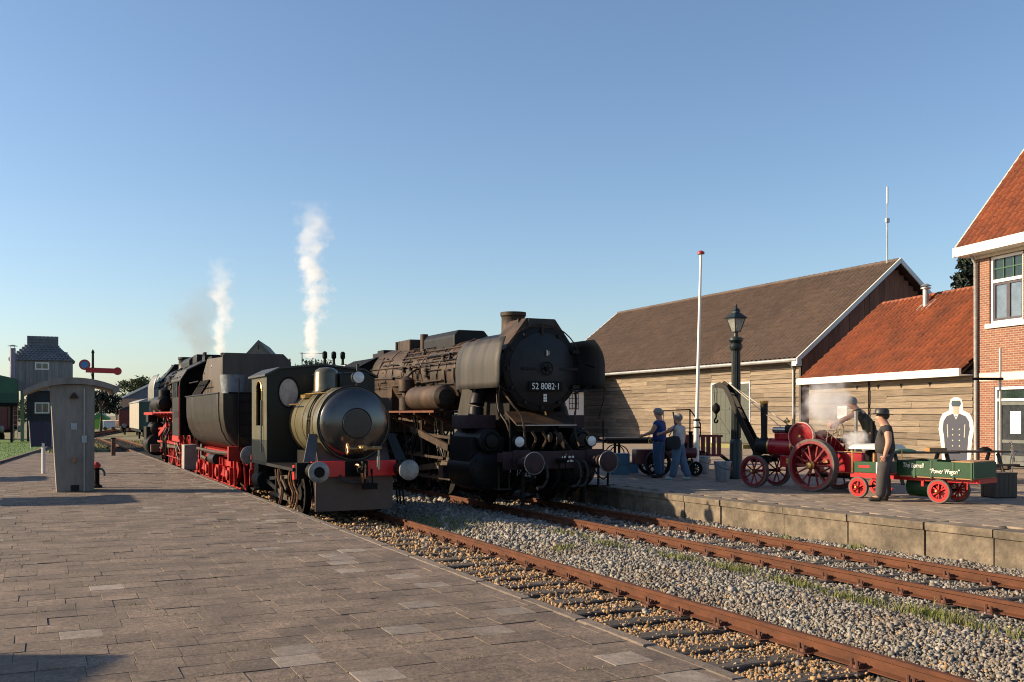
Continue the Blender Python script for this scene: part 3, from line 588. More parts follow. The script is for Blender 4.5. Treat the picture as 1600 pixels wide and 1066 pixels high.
# --- white hut before the shed's far end, unseen barrel roof shaped for its shadow
OH = at(912, 60.); hut = thing('white_hut', 'white boarded hut with barred window beside the shed end', 'hut', (*OH, 0), AS)
B().box(-5, 0, 0, 7, 0, 3.0).build('wall', WHITE, hut, smooth=0)
hr = B(); hr.prism([(y_, 3.0 + 2.6*math.sqrt(max(0, 1-((y_-3.5)/3.7)**2))) for y_ in np.linspace(-.2, 7.2, 21)], 'x', -5.1, .1); hr.build('roof', DKTAR, hut)
w_ = B().box(-1.0, -.35, -.03, .02, 1.95, 3.0).build('window', LENS, hut, smooth=0); g_ = B()
for k in range(4): g_.box(-1.0+.2*k, -.97+.2*k, -.045, -.03, 1.95, 3.0)
for k in range(4): g_.box(-1.0, -.35, -.046, -.031, 2.0+.3*k, 2.03+.3*k)
g_.build('window_bars', BLKM, w_, smooth=0); B().box(-1.35, -1.1, -.03, .02, .3, 1.6).build('hatch', BLKM, hut)
# ---------------------------------------------------------------- locomotives
def wheel_meshes(r, ns, m, m_t, w=.12, hub=.16, cw=0, sw=.07):
    b = B(); b.lathe([(r-.13, -w*.4), (r-.05, -w*.4), (r-.05, w*.4), (r-.13, w*.4)], (0,0,0), 'x', 36, True); b.lathe([(.02, -w*.6), (hub, -w*.6), (hub, w*.6), (.02, w*.6)], (0,0,0), 'x', 18)
    for i in range(ns):
        a = 2*math.pi*(i+.5)/ns; d = Vector((0, math.cos(a), math.sin(a))); b.bar(d*hub*.8, d*(r-.1), sw*.8, sw)
    if cw: b.prism([((r-.1)*math.cos(t), (r-.1)*math.sin(t)) for t in np.linspace(math.pi*1.25, math.pi*1.75, 9)], 'x', -w*.42, w*.42)
    t = B().lathe([(r-.055, -w*.5), (r, -w*.5), (r, w*.35), (r+.028, w*.4), (r+.028, w*.5), (r-.055, w*.5)], (0,0,0), 'x', 36, True)
    return b.mesh('wheel', m, 30), t.mesh('tyre', m_t, 30)
def put_wheel(root, meshes, x, y, z, side, rot=0, name='wheel'):
    w = link(name, meshes[0], root, (x, y, z)); w.rotation_euler = (rot, 0, 0)
    if side < 0: w.scale = (1, 1, 1)
    else: w.scale = (-1, 1, 1)
    link('tyre', meshes[1], w); return w
def buffer(root, x, z, y0, m_head, m_body, r=.23, back=.62, d=-1):
    """buffer head faces -y when d=-1; y0 is the head's face"""
    s_ = -d
    b = B().lathe([(.10, s_*.07), (.10, s_*.30), (.13, s_*.31), (.14, s_*back), (.12, s_*back)], (x, y0, z), 'y', 18).build('buffer', m_body, root)
    B().lathe([(.01, 0), (r*.5, s_*.003), (r*.93, s_*.018), (r, s_*.03), (r, s_*.055), (r*.8, s_*.075), (.03, s_*.08)], (x, y0, z), 'y', 30).build('buffer_head', m_head, b)
def hose(root, pts, m=RUBBER, r=.028): return B().tube(smooth_path(pts), r, 8).build('brake_hose', m, root)
def smooth_path(P, k=6):
    P = [Vector(p) for p in P]; out = []
    for i in range(len(P)-1):
        p0, p1, p2, p3 = P[max(i-1, 0)], P[i], P[i+1], P[min(i+2, len(P)-1)]
        for j in range(k):
            t = j/k; out.append(.5*((2*p1) + (p2-p0)*t + (2*p0-5*p1+4*p2-p3)*t*t + (3*p1-p0-3*p2+p3)*t**3))
    return out + [P[-1]]
def lamp(root, x, y, z, d=-1, r=.12, m=BLKM, name='headlamp'):
    l = B().lathe([(r*.55, -d*.2), (r*.9, -d*.16), (r, -d*.03), (r*1.08, 0), (r*.9, d*.0)], (x, y, z), 'y', 20).cyl((x, y-d*.1, z-.04), (x, y-d*.1, z-r-.12), .02).build(name, m, root)
    B().lathe([(.005, d*.025), (r*.6, d*.015), (r*.9, d*.002), (r*.9, -d*.01)], (x, y, z), 'y', 20).build('lens', LENS, l)
def loco52(label, loc, rz, lv):
    """heavy ten-coupled engine; y runs from the front buffer faces (0) to the cab, z from the rail top; lv: livery"""
    t = thing('steam_locomotive', label, 'locomotive', loc, rz); ZB = 2.99
    fr, blk, boil, run = lv['frame'], lv['black'], lv['boiler'], lv['run']
    # frame, beam, buffers
    f = B(); 
    for s_ in (-1, 1): f.prism([(1.0,.75),(2.1,.95),(4.0,.95),(4.2,.75),(12.9,.75),(12.9,1.35),(4.2,1.45),(1.9,1.75),(.95,1.2)], 'x', s_*.52-.04, s_*.52+.04)
    f.box(-.5, .5, 2.2, 4.0, .8, 2.2); f.box(-.48, .48, 6, 12.5, .9, 1.4); f.build('frame', fr, t, smooth=0)
    B().box(-1.28, 1.28, .62, .70, .84, 1.22).box(-1.28, -.75, .7, .98, 1.0, 1.18).box(.75, 1.28, .7, .98, 1.0, 1.18).build('buffer_beam', lv['beam'], t, bevel=.012)
    bm = B()
    for s_ in (-1, 1): bm.box(s_*.875-.19, s_*.875+.19, .58, .622, .84, 1.25)
    bm.build('buffer_mount', PURP if lv['dirty'] else fr, t, bevel=.01)
    for s_ in (-1, 1): buffer(t, s_*.875, 1.0, 0, PURP if lv['dirty'] else BUFG, lv['beam'])
    B().torus((-.875, .03, 1.0), .222, .012, 'y').torus((.875, .03, 1.0), .222, .012, 'y').build('buffer_rim', BUFG, t)
    hk = B().box(-.05, .05, .35, .62, .97, 1.06).tube(smooth_path([(0,.42,1.0),(0,.3,1.02),(0,.24,1.12),(0,.32,1.16)]), .03)
    for z in (.55, .75): hk.tube([(-.07, .45, z+.25), (-.09, .47, z), (.09, .47, z), (.07, .45, z+.25)], .02)
    hk.build('draw_hook', BLKM, t)
    for x in (-.42, .38, .55): hose(t, [(x, .6, 1.0), (x+.02, .45, .95), (x+.04, .40, .7), (x-.02, .46, .5), (x-.12, .52, .47)])
    gr = B()
    for s_ in (-1, 1):
        gr.tube([(s_*1.12, .66, 1.2), (s_*1.12, .66, 1.85)], .018); gr.tube(smooth_path([(s_*.62, .6, 1.0), (s_*.64, .3, .86), (s_*.9, .28, .62), (s_*1.12, .3, .9), (s_*1.12, .6, 1.05)]), .015)
    gr.build('shunter_handrail', BLKM, t)
    st = B()
    for s_ in (-1, 1):
        st.box(s_*1.2-.16, s_*1.2+.16, .75, 1.0, .42, .45); st.bar((s_*1.08, .8, .44), (s_*1.08, .8, .9), .03, .05); st.bar((s_*1.32, .8, .44), (s_*1.32, .8, .9), .03, .05); st.bar((s_*.75,.7,.85), (s_*.75,1.6,.15), .1, .04)
    st.build('front_step', blk, t, smooth=0)
    for s_ in (-1, 1): lamp(t, s_*.87, .72, 1.42, m=BLKM)
    if lv['dirty']:
        sx_ = B()
        for k in range(2):
            for j in range(6): sx_.box(.08+.05*j, .08+.05*j+.022+.014*((j*7+k) % 2), .612, .617, 1.07-.085*k, 1.07-.085*k+.03+.012*((j+k) % 2))
        sx_.build('stencil_marks', LETTER, t)
    # apron and saddle
    B().prism([(1.15,1.74),(1.75,2.02),(1.75,2.06),(1.13,1.77)], 'x', -.72, .72).build('apron_plate', SOOT if lv['dirty'] else run, t, smooth=0)
    ap = B(); ap.tube([(-.72, 1.14, 1.76), (.72, 1.14, 1.76)], .014); ap.build('apron_edge', CREAM if lv['dirty'] else run, t)  # cream line on the dirty engine stands in for the lit apron edge
    B().box(-.55, .55, 1.9, 3.6, 1.6, 2.4).build('saddle', blk, t, smooth=0)
    B().ball((.1, 1.5, 2.12), (.07, .07, .06), 8, 6).tube([(.12, 1.5, 2.1), (.14, 1.48, 1.98)], .02).build('lubricator', BRASS, t)
    df = B()
    for x in (-.35, -.1, .2): df.tube(smooth_path([(x, 1.2, 1.25), (x+.03, 1.05, 1.45), (x-.04, 1.1, 1.62)]), .03)
    df.ball((.05, 1.1, 1.5), (.06, .06, .12), 8, 6).ball((.28, 1.1, 1.48), (.08, .07, .14), 8, 6); df.build('valve_fittings', SOOT, t)
    # smokebox and door
    sb = B().lathe([(.90, 1.4), (.93, 1.42), (.93, 1.55), (.905, 1.56), (.905, 3.8)], (0,0,ZB), 'y', 48).build('smokebox', blk, t)
    dd = B().lathe([(.02, -.16), (.25, -.155), (.5, -.115), (.7, -.05), (.79, -.015), (.80, .02)], (0, 1.4, ZB), 'y', 48).build('smokebox_door', DOOR if lv['dirty'] else blk, t)
    h_ = B().torus((.0, 1.16, ZB+.0), .14, .014, 'y', 24, 6)
    for k in range(3): a = k*math.pi/3 + .3; h_.tube([(.14*math.cos(a), 1.16, ZB+.14*math.sin(a)), (-.14*math.cos(a), 1.16, ZB-.14*math.sin(a))], .01)
    h_.cyl((0, 1.12, ZB), (0, 1.26, ZB), .04); h_.build('door_handwheel', BLKM, dd)
    hg = B().box(-.55, -.22, 1.225, 1.275, ZB-.02, ZB+.02).box(.22, .82, 1.26, 1.32, ZB-.03, ZB+.03)
    for a in np.linspace(0, 2*math.pi, 13)[:-1]: hg.cbox((.84*math.cos(a), 1.38, ZB+.84*math.sin(a)), (.07, .06, .07))
    hg.box(.72, .9, 1.3, 1.4, ZB+.35, ZB+.43).box(.72, .9, 1.3, 1.4, ZB-.43, ZB-.35); hg.build('door_clamp', blk, dd)
    if lv['dirty']:
        np_ = B().box(-.41, .41, 1.2, 1.225, ZB-.5, ZB-.28).build('number_plate', BLKM, dd, bevel=.004)
        textobj('number_lettering', '52 8082·1', .2, LETTER, np_, TR(0, 1.198, ZB-.39, 0, R(90)), .003, sx=.86)
        sw = B(); 
        for x, z in ((-.03,-.6), (.015,-.6), (-.03,-.66), (.015,-.66), (-.03, -.72), (.015,-.72)): sw.box(x, x+.035, 1.255, 1.262, ZB+z, ZB+z+.05)
        sw.build('door_marking', LETTER, dd); B().box(.02, .05, 1.205, 1.215, ZB+.28, ZB+.4).box(.07, .085, 1.205, 1.215, ZB+.3, ZB+.38).build('door_warning_plate', CREAM, dd)
    tp = B().prism([(-.9,3.38),(-.36,4.1),(.36,4.1),(.9,3.38),(.62,3.6),(0,3.84),(-.62,3.6)], 'y', 1.44, 2.3).build('smokebox_hood', SOOT if lv['dirty'] else blk, t, smooth=0, bevel=.02)
    B().box(-.32, .32, 1.41, 1.438, 3.9, 4.08).build('hood_front_plate', DGREY if lv['dirty'] else blk, tp, smooth=0)
    hd = B()
    for x in (-.42, -.15, .2, .4): hd.cyl((x, 1.7, 3.98), (x, 1.7, 4.1), .025, n=8)
    hd.tube([(-.42, 1.7, 4.08), (.4, 1.7, 4.08)], .012); hd.build('hood_rail', blk, tp)
    B().tube([(0, 1.36, ZB+.98), (0, 1.36, ZB+.7)], .015).lathe([(.0, 0), (.06, .0), (.07, .05), (.03, .08)], (0, 1.4, ZB+.68), 'y', 12).build('top_lamp_bracket', SOOT, t)
    B().lathe([(.36, -.12), (.275, .0), (.272, .34), (.282, .36), (.30, .38), (.30, .46), (.25, .46), (.24, .2)], (0, 2.85, 3.9), 'z', 28).build('chimney', SOOT if lv['dirty'] else blk, t)
    hr_ = B().tube([(.98*math.cos(a), 1.36, ZB+.98*math.sin(a)) for a in np.linspace(.35, math.pi-.35, 17)], .014).tube(smooth_path([(-.9,1.5,2.5),(-.8,1.2,2.2),(-.62,1.1,1.9),(-.6,1.0,1.3)]), .025).tube(smooth_path([(.9,1.5,2.5),(.8,1.3,2.2),(.7,1.2,1.7),(.72,1.0,1.3)]), .025).tube(smooth_path([(-.95,1.7,2.6),(-1.0,1.5,2.1),(-.95,1.2,1.8),(-.9,1.1,1.5)]), .018); hr_.build('smokebox_handrail', SOOT if lv['dirty'] else blk, t)
    for x in (-.25, .0, .3, -.6, .62): B().tube(smooth_path([(x,.72,.84),(x+.04,.75,.6),(x-.03,.9,.4),(x,1.2,.3)]), .03).build('front_pipe', blk, t)
    for s_ in (-1, 1): B().tube(smooth_path([(s_*.45,.75,.3),(s_*.5,1.2,.2),(s_*.8,1.5,.2)]), .03).bar((s_*.75,.8,.9),(s_*.72,.9,.08),.06,.12).build('guard_iron', blk, t)
    # boiler
    bo = B().lathe([(.86, 3.8), (.88, 3.82), (.88, 8.3), (.90, 8.4), (.97, 8.8), (.97, 10.9)], (0, 0, ZB), 'y', 48).box(-.95, .95, 8.8, 10.9, 1.5, 2.9).build('boiler', boil, t)
    bd = B()
    for y in (3.82, 4.9, 6.0, 7.1, 8.2, 9.3): bd.lathe([(.885 if y < 8.5 else .975, -.03), (.895 if y < 8.5 else .985, -.03), (.895 if y < 8.5 else .985, .03), (.885 if y < 8.5 else .975, .03)], (0, y, ZB), 'y', 48, True)
    bd.build('boiler_band', boil, bo)
    d1 = B().prism([(-.48,3.55),(-.48,4.0),(-.36,4.14),(.36,4.14),(.48,4.0),(.48,3.55)], 'y', 5.3, 7.5).build('dome_casing', blk, t, bevel=.04, smooth=0)
    B().box(-.5, .5, 8.6, 9.5, 3.6, 4.12).build('sand_box', SOOT if lv['dirty'] else blk, t, bevel=.05)
    dv = B()
    for y in (7.9, 8.1, 10.0, 10.25): dv.cyl((-.3, y, 3.75), (-.3, y, 4.15), .05, n=10).cyl((.3, y, 3.75), (.3, y, 4.15), .05, n=10)
    dv.cyl((-.35, 7.8, 3.7), (-.35, 7.8, 4.2), .11, n=14); dv.build('safety_valve', SOOT if lv['dirty'] else blk, t)
    B().box(-.5, .5, 10.9, 11.5, 3.75, 3.95).build('turret_box', blk, t)
    for s_ in (-1, 1):
        pp = B()
        pp.tube([(s_*.93, 3.2, 3.25), (s_*.95, 10.9, 3.32)], .018); 
        for y in np.arange(3.4, 10.9, 1.2): pp.cyl((s_*.84, y, 3.24), (s_*.95, y, 3.26), .013, n=6)
        pp.tube([(s_*.72, 4, 3.52), (s_*.72, 10.9, 3.56)], .03); pp.tube([(s_*.98, 8.6, 3.0), (s_*1.0, 10.9, 3.05)], .03); pp.tube([(s_*.93, 5.0, 2.85), (s_*.95, 10.8, 2.75)], .022); pp.tube([(s_*.60, 4.2, 3.66), (s_*.62, 10.9, 3.68)], .02)
        for y, a in ((5.2, .5), (6.6, .55), (7.8, .5)):
            pp.tube([(s_*.89*math.cos(u), y + .05*k, ZB + .89*math.sin(u)) for k, u in enumerate(np.linspace(1.0, -.6, 9))], .028)
        pp.tube([(s_*.89*math.cos(u), 4.3, ZB + .89*math.sin(u)) for u in np.linspace(1.2, -.9, 9)], .045)
        pp.build('boiler_pipe', boil, t)
        rr = random.Random(11)
        for k in range(26):
            y0 = rr.uniform(4.0, 9.6); L_ = rr.uniform(.4, 2.2); u0 = rr.uniform(-.75, 1.15); u1 = u0 + rr.choice((0, 0, -.5, .4)); q = rr.uniform(.90, .96); rad_ = rr.choice((.012, .016, .022, .03)); rb = 1.0 if y0 < 8.0 else 1.08
            pth = [(s_*.88*rb*math.cos(u0), y0, ZB + .88*rb*math.sin(u0))] + [(s_*q*rb*math.cos(u), y, ZB + q*rb*math.sin(u)) for u, y in ((u0, y0+.04), (u0, y0+L_*.5), (u1, y0+L_*.6), (u1, y0+L_-.04))] + [(s_*.88*rb*math.cos(u1), y0+L_, ZB + .88*rb*math.sin(u1))]
            B().tube(pth, rad_, 6).build('boiler_pipe', rr.choice((boil, blk, boil, COPPER if lv['dirty'] and k % 9 == 0 else blk)), t)
        for k in range(12):
            y0 = rr.uniform(4.2, 10.4); u0 = rr.uniform(-.5, 1.0); p_ = Vector((s_*.93*math.cos(u0), y0, ZB+.93*math.sin(u0))); B().lathe([(.01,-.05),(.05,-.05),(.05,.0),(.03,.01),(.03,.06),(.055,.07),(.055,.1),(.01,.11)], p_, 'z', 10).build('boiler_fitting', rr.choice((boil, blk)), t)
        for k in range(16):
            y0 = rr.uniform(4.0, 11); x_ = s_*rr.uniform(.95, 1.3); B().tube(smooth_path([(x_, y0, 2.04), (x_*rr.uniform(.85,1.05), y0+rr.uniform(-.2,.2), 1.6), (x_, y0+rr.uniform(-.4,.4), 1.1), (x_*.95, y0+rr.uniform(-.4,.4), rr.uniform(.3,.8))]), rr.choice((.015,.02,.03)), 6).build('chassis_pipe', rr.choice((lv['gear2'], blk, blk)), t)
        vv = B().lathe([(.0,0),(.11,0),(.11,.04),(.06,.06),(.06,.15),(.1,.17),(.1,.22),(0,.24)], (s_*.92, 6.1, 2.95), 'z', 12).torus((s_*1.0, 7.0, 3.15), .1, .012, 'z').cyl((s_*.98, 7.0, 2.9), (s_*.98, 7.0, 3.15), .03).build('feed_valve', SOOT, t)
        # running board, reservoirs, pump
        B().box(min(s_*.95, s_*1.42), max(s_*.95, s_*1.42), 4.3, 11.0, 2.04, 2.09).build('running_board', run, t, smooth=0)
        br_ = B()
        for y in np.arange(4.6, 11, 1.1): br_.bar((s_*.55, y, 1.6), (s_*1.4, y, 2.03), .05, .08)
        br_.build('board_bracket', run, t, smooth=0)
        B().lathe([(.02, -.14), (.2, -.1), (.29, 0), (.29, 2.0), (.2, 2.1), (.02, 2.14)], (s_*1.3, 3.85 if s_ < 0 else 5.0, 2.40), 'y', 26).build('air_reservoir', SOOT if lv['dirty'] else blk, t)
        B().lathe([(.02, 0), (.2, 0), (.2, .32), (.12, .36), (.12, .46), (.21, .5), (.21, .8), (.1, .86), (.02, .9)], (s_*1.25, 6.7, 2.1), 'z', 18).tube(smooth_path([(s_*1.25, 6.7, 2.95), (s_*1.1, 6.7, 3.1), (s_*.9, 6.8, 3.2)]), .03).build('air_pump', SOOT if lv['dirty'] else blk, t)
        # steam pipe, cylinder
        B().tube(smooth_path([(s_*.75, 2.7, 2.7), (s_*1.0, 2.6, 2.35), (s_*1.1, 2.5, 1.9), (s_*1.1, 2.5, 1.5)]), .17, 16).build('steam_pipe', blk, t)
        B().bar((s_*1.1, 3.4, 1.65), (s_*.98, 3.2, 2.62), .03, .30).build('pipe_shield', DGREY if lv['dirty'] else blk, t, smooth=0)
        cy_ = B().lathe([(.05, -.08), (.3, -.06), (.44, 0), (.46, .02), (.46, 1.3), (.4, 1.36), (.05, 1.4)], (s_*1.12, 1.75, .78), 'y', 28).box(s_*1.12-.42, s_*1.12+.42, 1.85, 2.95, .8, 1.5).build('cylinder', blk, t)
        B().lathe([(.03, -.12), (.14, -.11), (.16, -.02), (.24, 0), (.27, .02), (.27, 1.5), (.2, 1.56), (.03, 1.58)], (s_*1.12, 1.65, 1.42), 'y', 24).build('valve_chest', blk, cy_)
        bt = B()
        for k in range(10): a = 2*math.pi*k/10; bt.cyl((s_*1.12 + .38*math.cos(a), 1.70, .78 + .38*math.sin(a)), (s_*1.12 + .38*math.cos(a), 1.76, .78 + .38*math.sin(a)), .025, n=6)
        bt.torus((s_*1.12, 1.62, 1.42), .2, .02, 'y', 20, 6); bt.build('cylinder_bolt', blk, cy_)
        B().box(min(s_*.78, s_*1.48), max(s_*.78, s_*1.48), 2.1, 3.0, 1.68, 1.98).build('tool_box', PURP if lv['dirty'] else blk, t, bevel=.015, smooth=0)
        B().box(min(s_*1.0, s_*1.45), max(s_*1.0, s_*1.45), 3.6, 3.9, .5, .8).bar((s_*1.12, 3.1, .68), (s_*1.12, 4.7, .68), .05, .06).bar((s_*1.12, 3.1, .92), (s_*1.12, 4.7, .92), .06, .08).build('slide_bar', lv['gear'], t)
        # wheels and motion
        lw_ = wheel_meshes(.425, 9, lv['wheel'], BLKM); put_wheel(t, lw_, s_*.75, 2.6+1.0-1.0, .425, s_)
        dw = lv.setdefault('dw', wheel_meshes(.70, 13, lv['wheel'], BLKM, cw=1)); Y5 = (5.0, 6.65, 8.3, 9.95, 11.6); ca = R(-60 if s_ < 0 else 30); cr = .33
        for y in Y5: put_wheel(t, dw, s_*.75, y, .70, s_, ca if s_ > 0 else ca)
        pz, py = .70 + cr*math.sin(ca), cr*math.cos(ca); X = s_*.90
        rod = B().bar((X, Y5[0]+py-.15, pz), (X, Y5[-1]+py+.15, pz), .05, .12)
        for y in Y5: rod.cyl((X-s_*.05, y+py, pz), (X+s_*.05, y+py, pz), .10, n=14)
        rod.build('coupling_rod', lv['gear'], t)
        B().bar((X+s_*.09, 4.5, .78), (X+s_*.09, Y5[2]+py, pz), .06, .15).cyl((X+s_*.03, Y5[2]+py, pz), (X+s_*.16, Y5[2]+py, pz), .13, n=14).box(min(X+s_*.04, X+s_*.2), max(X+s_*.04, X+s_*.2), 4.2, 4.6, .66, .92).build('main_rod', lv['gear'], t)
        vg = B().bar((X+s_*.2, 5.9, .9), (X+s_*.2, 6.0, 1.85), .05, .12).bar((X+s_*.2, 3.4, 1.42), (X+s_*.2, 5.95, 1.5), .05, .07).bar((X+s_*.2, 5.92, 1.0), (X+s_*.18, Y5[2]+.1, .95), .04, .07).bar((X+s_*.2, 4.2, .5), (X+s_*.2, 4.05, 1.5), .04, .08).bar((X+s_*.2, 6.0, 1.8), (X+s_*.2, 9.0, 1.95), .04, .06).bar((X+s_*.24, 4.0, 1.2), (X+s_*.24, 6.6, 1.62), .08, .16)
        vg.build('valve_gear', lv['gear2'], t)
        br2 = B()
        for y in Y5: br2.box(s_*.75-.07, s_*.75+.07, y+.74, y+.82, .45, 1.0); br2.bar((s_*.75, y+.78, 1.0), (s_*.6, y+.75, 1.4), .04, .06); br2.bar((s_*.98, y+.72, .15), (s_*.98, y+.78, 1.2), .03, .05)
        br2.tube([(s_*1.02, 4.2, .42), (s_*1.02, 12, .42)], .025); br2.bar((s_*1.2, 4.2, .95), (s_*1.2, 11.8, 1.0), .04, .06); br2.build('brake_rigging', lv['gear2'], t)
        sa_ = B()
        for y in (5.9, 7.5, 9.1): sa_.tube(smooth_path([(s_*.9, y-.2, 2.1), (s_*1.05, y, 1.7), (s_*.85, y+.1, 1.0), (s_*.78, y+.06, .25)]), .022)
        sa_.build('sand_pipe', lv['gear2'], t)
        # deflector
        P_ = []
        for v in np.linspace(0, 1, 9):
            z = 2.56 + 1.08*v; inn = .0 if v < .45 else .2*((v-.45)/.55)**2; y0 = .85 + (.05*(1-v/.25)**2 if v < .25 else 0) + (.13*((v-.6)/.4)**2 if v > .6 else 0); y1 = 3.25 - (.04*((v-.75)/.25)**2 if v > .75 else 0)
            P_.append([(s_*(1.27 - inn + .06*(1-u)**2*0), y0 + (y1-y0)*u, z) for u in np.linspace(0, 1, 9)])
        do = B().grid(P_).build('smoke_deflector', lv['defl'], t, solid=.02)
        ds = B()
        for y in (1.3, 2.9): ds.tube([(s_*.86, y, 3.15), (s_*1.26, y, 3.05)], .02); ds.tube([(s_*.75, y, 2.45), (s_*1.26, y, 2.65)], .02)
        ds.tube([(s_*1.27, .84, 2.6), (s_*1.27, .9, 2.3), (s_*1.2, 1.0, 1.9)], .012); ds.build('deflector_strut', blk, do)
    # cab
    cabp = [(-1.45,1.3),(-1.45,3.05),(-1.25,3.38),(-.7,3.68),(0,3.8),(.7,3.68),(1.25,3.38),(1.45,3.05),(1.45,1.3)]
    cb_ = B().prism(cabp, 'y', 11.0, 11.06)
    for s_ in (-1, 1):
        cb_.box(s_*1.45-.02, s_*1.45+.02, 11.0, 12.9, 1.3, 2.55).box(s_*1.45-.02, s_*1.45+.02, 11.0, 11.15, 2.55, 3.2).box(s_*1.45-.02, s_*1.45+.02, 12.1, 12.25, 2.55, 3.2).box(s_*1.45-.02, s_*1.45+.02, 11.15, 12.1, 3.1, 3.2).box(s_*1.45-.02, s_*1.45+.02, 12.75, 12.9, 2.55, 3.2)
    cab = cb_.build('cab', lv['cab'], t, smooth=0)
    rp_ = [(x*1.04, z+.03) for x, z in cabp[1:-1]]; B().prism(rp_ + [(x*.99, z-.04) for x, z in rp_[::-1]], 'y', 10.9, 13.3).build('cab_roof', lv['roof'], t, smooth=20)
    B().box(-.4, .4, 11.5, 12.3, 3.78, 3.9).build('roof_vent', blk, cab); B().box(-1.0, 1.0, 11.05, 11.2, 1.5, 3.1).build('backhead', BLKM, cab)
    for s_ in (-1, 1):
        B().box(s_*1.46-.004, s_*1.46+.004, 11.15, 12.1, 2.55, 3.1).build('cab_window', GLASS, cab); B().tube([(s_*1.5, 12.95, 1.2), (s_*1.5, 12.95, 2.9)], .02).build('cab_handrail', lv['gear2'], cab)
        sp_ = B().box(s_*1.4-.12, s_*1.4+.05, 12.3, 12.85, .35, .38).box(s_*1.4-.12, s_*1.4+.05, 12.3, 12.85, .75, .78)
        for y in (12.3, 12.85): sp_.bar((s_*1.38, y, .35), (s_*1.38, y, 1.3), .03, .04)
        sp_.build('cab_step', lv['step'], cab, smooth=0); B().box(s_*1.45-.03, s_*1.45+.03, 11.0, 12.9, 1.12, 1.3).build('cab_sill', lv['frame'] if not lv['dirty'] else blk, cab)
    if not lv['dirty']:
        for s_ in (-1, 1): B().box(s_*1.2-.2, s_*1.2+.22, 12.95, 13.5, .25, 1.05).build('injector_box', mat('pale_injector_grey', (.22,.195,.17), .6), t, bevel=.03); B().box(min(s_*1.0, s_*1.44), max(s_*1.0, s_*1.44), .8, 4.3, 1.98, 2.09).build('front_running_board', run, t)
        np2 = B().box(1.475, 1.482, 11.5, 12.6, 1.9, 2.1).build('cab_number_plate', BLKM, cab)
    return t
def tender52(label, loc, rz, lv):
    """tub tender; y=0 is the rear buffer face, rear end faces -y, z from the rail top"""
    t = thing('tub_tender', label, 'tender', loc, rz); Y0, Y1 = .62, 7.1
    half = [(1.47, 2.52), (1.47, 2.1), (1.46, 1.9), (1.40, 1.6), (1.28, 1.36), (1.08, 1.18), (.8, 1.06), (.4, 1.0)]
    rows = []
    for y, k in ((Y0, .80), (Y0+.02, .88), (Y0+.08, .955), (Y0+.2, .99), (Y0+.35, 1.), (Y0+2, 1.), (Y0+4, 1.), (Y1-.2, 1.), (Y1, .97)):
        rows.append([(-x*k, y, z) for x, z in half] + [(x*k, y, z) for x, z in half[::-1]])
    b = B(); b.grid(rows); n = len(rows[0]); b.add(rows[0], [tuple(range(n))]); b.add(rows[-1], [tuple(range(n))[::-1]]); b.grid([[r_[0] for r_ in rows], [r_[-1] for r_ in rows]])
    tk = b.build('water_tank', lv['tank'], t)
    ri = B()
    for s_ in (-1, 1): ri.tube([(s_*1.47, Y0+.3, 2.53), (s_*1.47, Y1, 2.53)], .022)
    for y in (Y0+.32,): ri.tube([(-x*1.003, y, z) for x, z in half], .014)
    ri.tube([(-1.3, Y0-.01, 2.53), (1.3, Y0-.01, 2.53)], .022); ri.build('tank_rim', lv['black'], tk)
    BY0, BY1, HB = 3.6, 7.2, .95
    bp_ = [(-HB,2.52),(-HB,3.58),(-HB+.1,3.74),(HB-.1,3.74),(HB,3.58),(HB,2.52)]
    bk = B().prism([(-HB,2.52),(-HB,3.62),(-HB+.06,3.70),(HB-.22,3.70),(HB,3.48),(HB,2.52)], 'y', BY0, BY0+.05)
    for s_ in (-1, 1): bk.add([(s_*HB,BY0+.05,2.52),(s_*HB,BY1,2.52),(s_*HB,BY1,3.2),(s_*HB,BY1-.9,3.66),(s_*HB,BY0+.05,3.58),(s_*(HB-.05),BY0+.05,2.52),(s_*(HB-.05),BY1,2.52),(s_*(HB-.05),BY1,3.2),(s_*(HB-.05),BY1-.9,3.66),(s_*(HB-.05),BY0+.05,3.58)], [(0,1,2,3,4),(5,9,8,7,6),(0,5,6,1),(1,6,7,2),(2,7,8,3),(3,8,9,4),(4,9,5,0)])
    bk.box(-HB+.05, HB-.05, BY0+.05, BY1, 2.5, 2.9)
    bk.build('coal_bunker', lv['bunker'], t, smooth=0, bevel=.02)
    co = B(); 
    for k in range(90): co.ball((random.uniform(-.8, .8), random.uniform(BY0+.3, BY1-.2), 3.1 + random.uniform(0, .5)), [random.uniform(.1, .2) for _ in range(3)], 6, 4)
    co.build('coal', COALB, t, smooth=0)['kind'] = 'stuff'
    B().lathe([(.27, 0), (.28, .02), (.33, .5), (.34, .52), (.30, .52), (.25, .06)], (-.85, 2.6, 2.53), 'z', 20).build('deck_barrel', GALV if not lv['dirty'] else lv['black'], t)
    hh = B()
    for x, y in ((.1, 2.4), (.35, 2.2), (.6, 2.5)): hh.tube([(x, y, 2.5), (x, y, 2.95)], .025)
    for y in np.arange(5.4, 7.0, .3): hh.tube([(-1.3, y, 2.52), (-1.0, y+.12, 3.0)], .04)
    hh.tube([(-1.35, 5.2, 2.95), (-1.35, 7.1, 2.95)], .02); hh.build('deck_tools', BLKM, t)['kind'] = 'stuff'
    ld = B(); 
    for x in (-1.05, -.72): ld.tube([(x, Y0-.05, 1.1), (x, Y0-.05, 2.9)], .018)
    for z in np.arange(1.2, 2.6, .28): ld.tube([(-1.05, Y0-.05, z), (-.72, Y0-.05, z)], .014)
    ld.build('ladder', lv['black'], t); B().box(-.25, .55, Y0-.03, Y0-.005, 2.1, 2.34).build('tank_plate', mat('ochre_plate', (.35,.2,.08), .6) if not lv['dirty'] else BLKM, t)
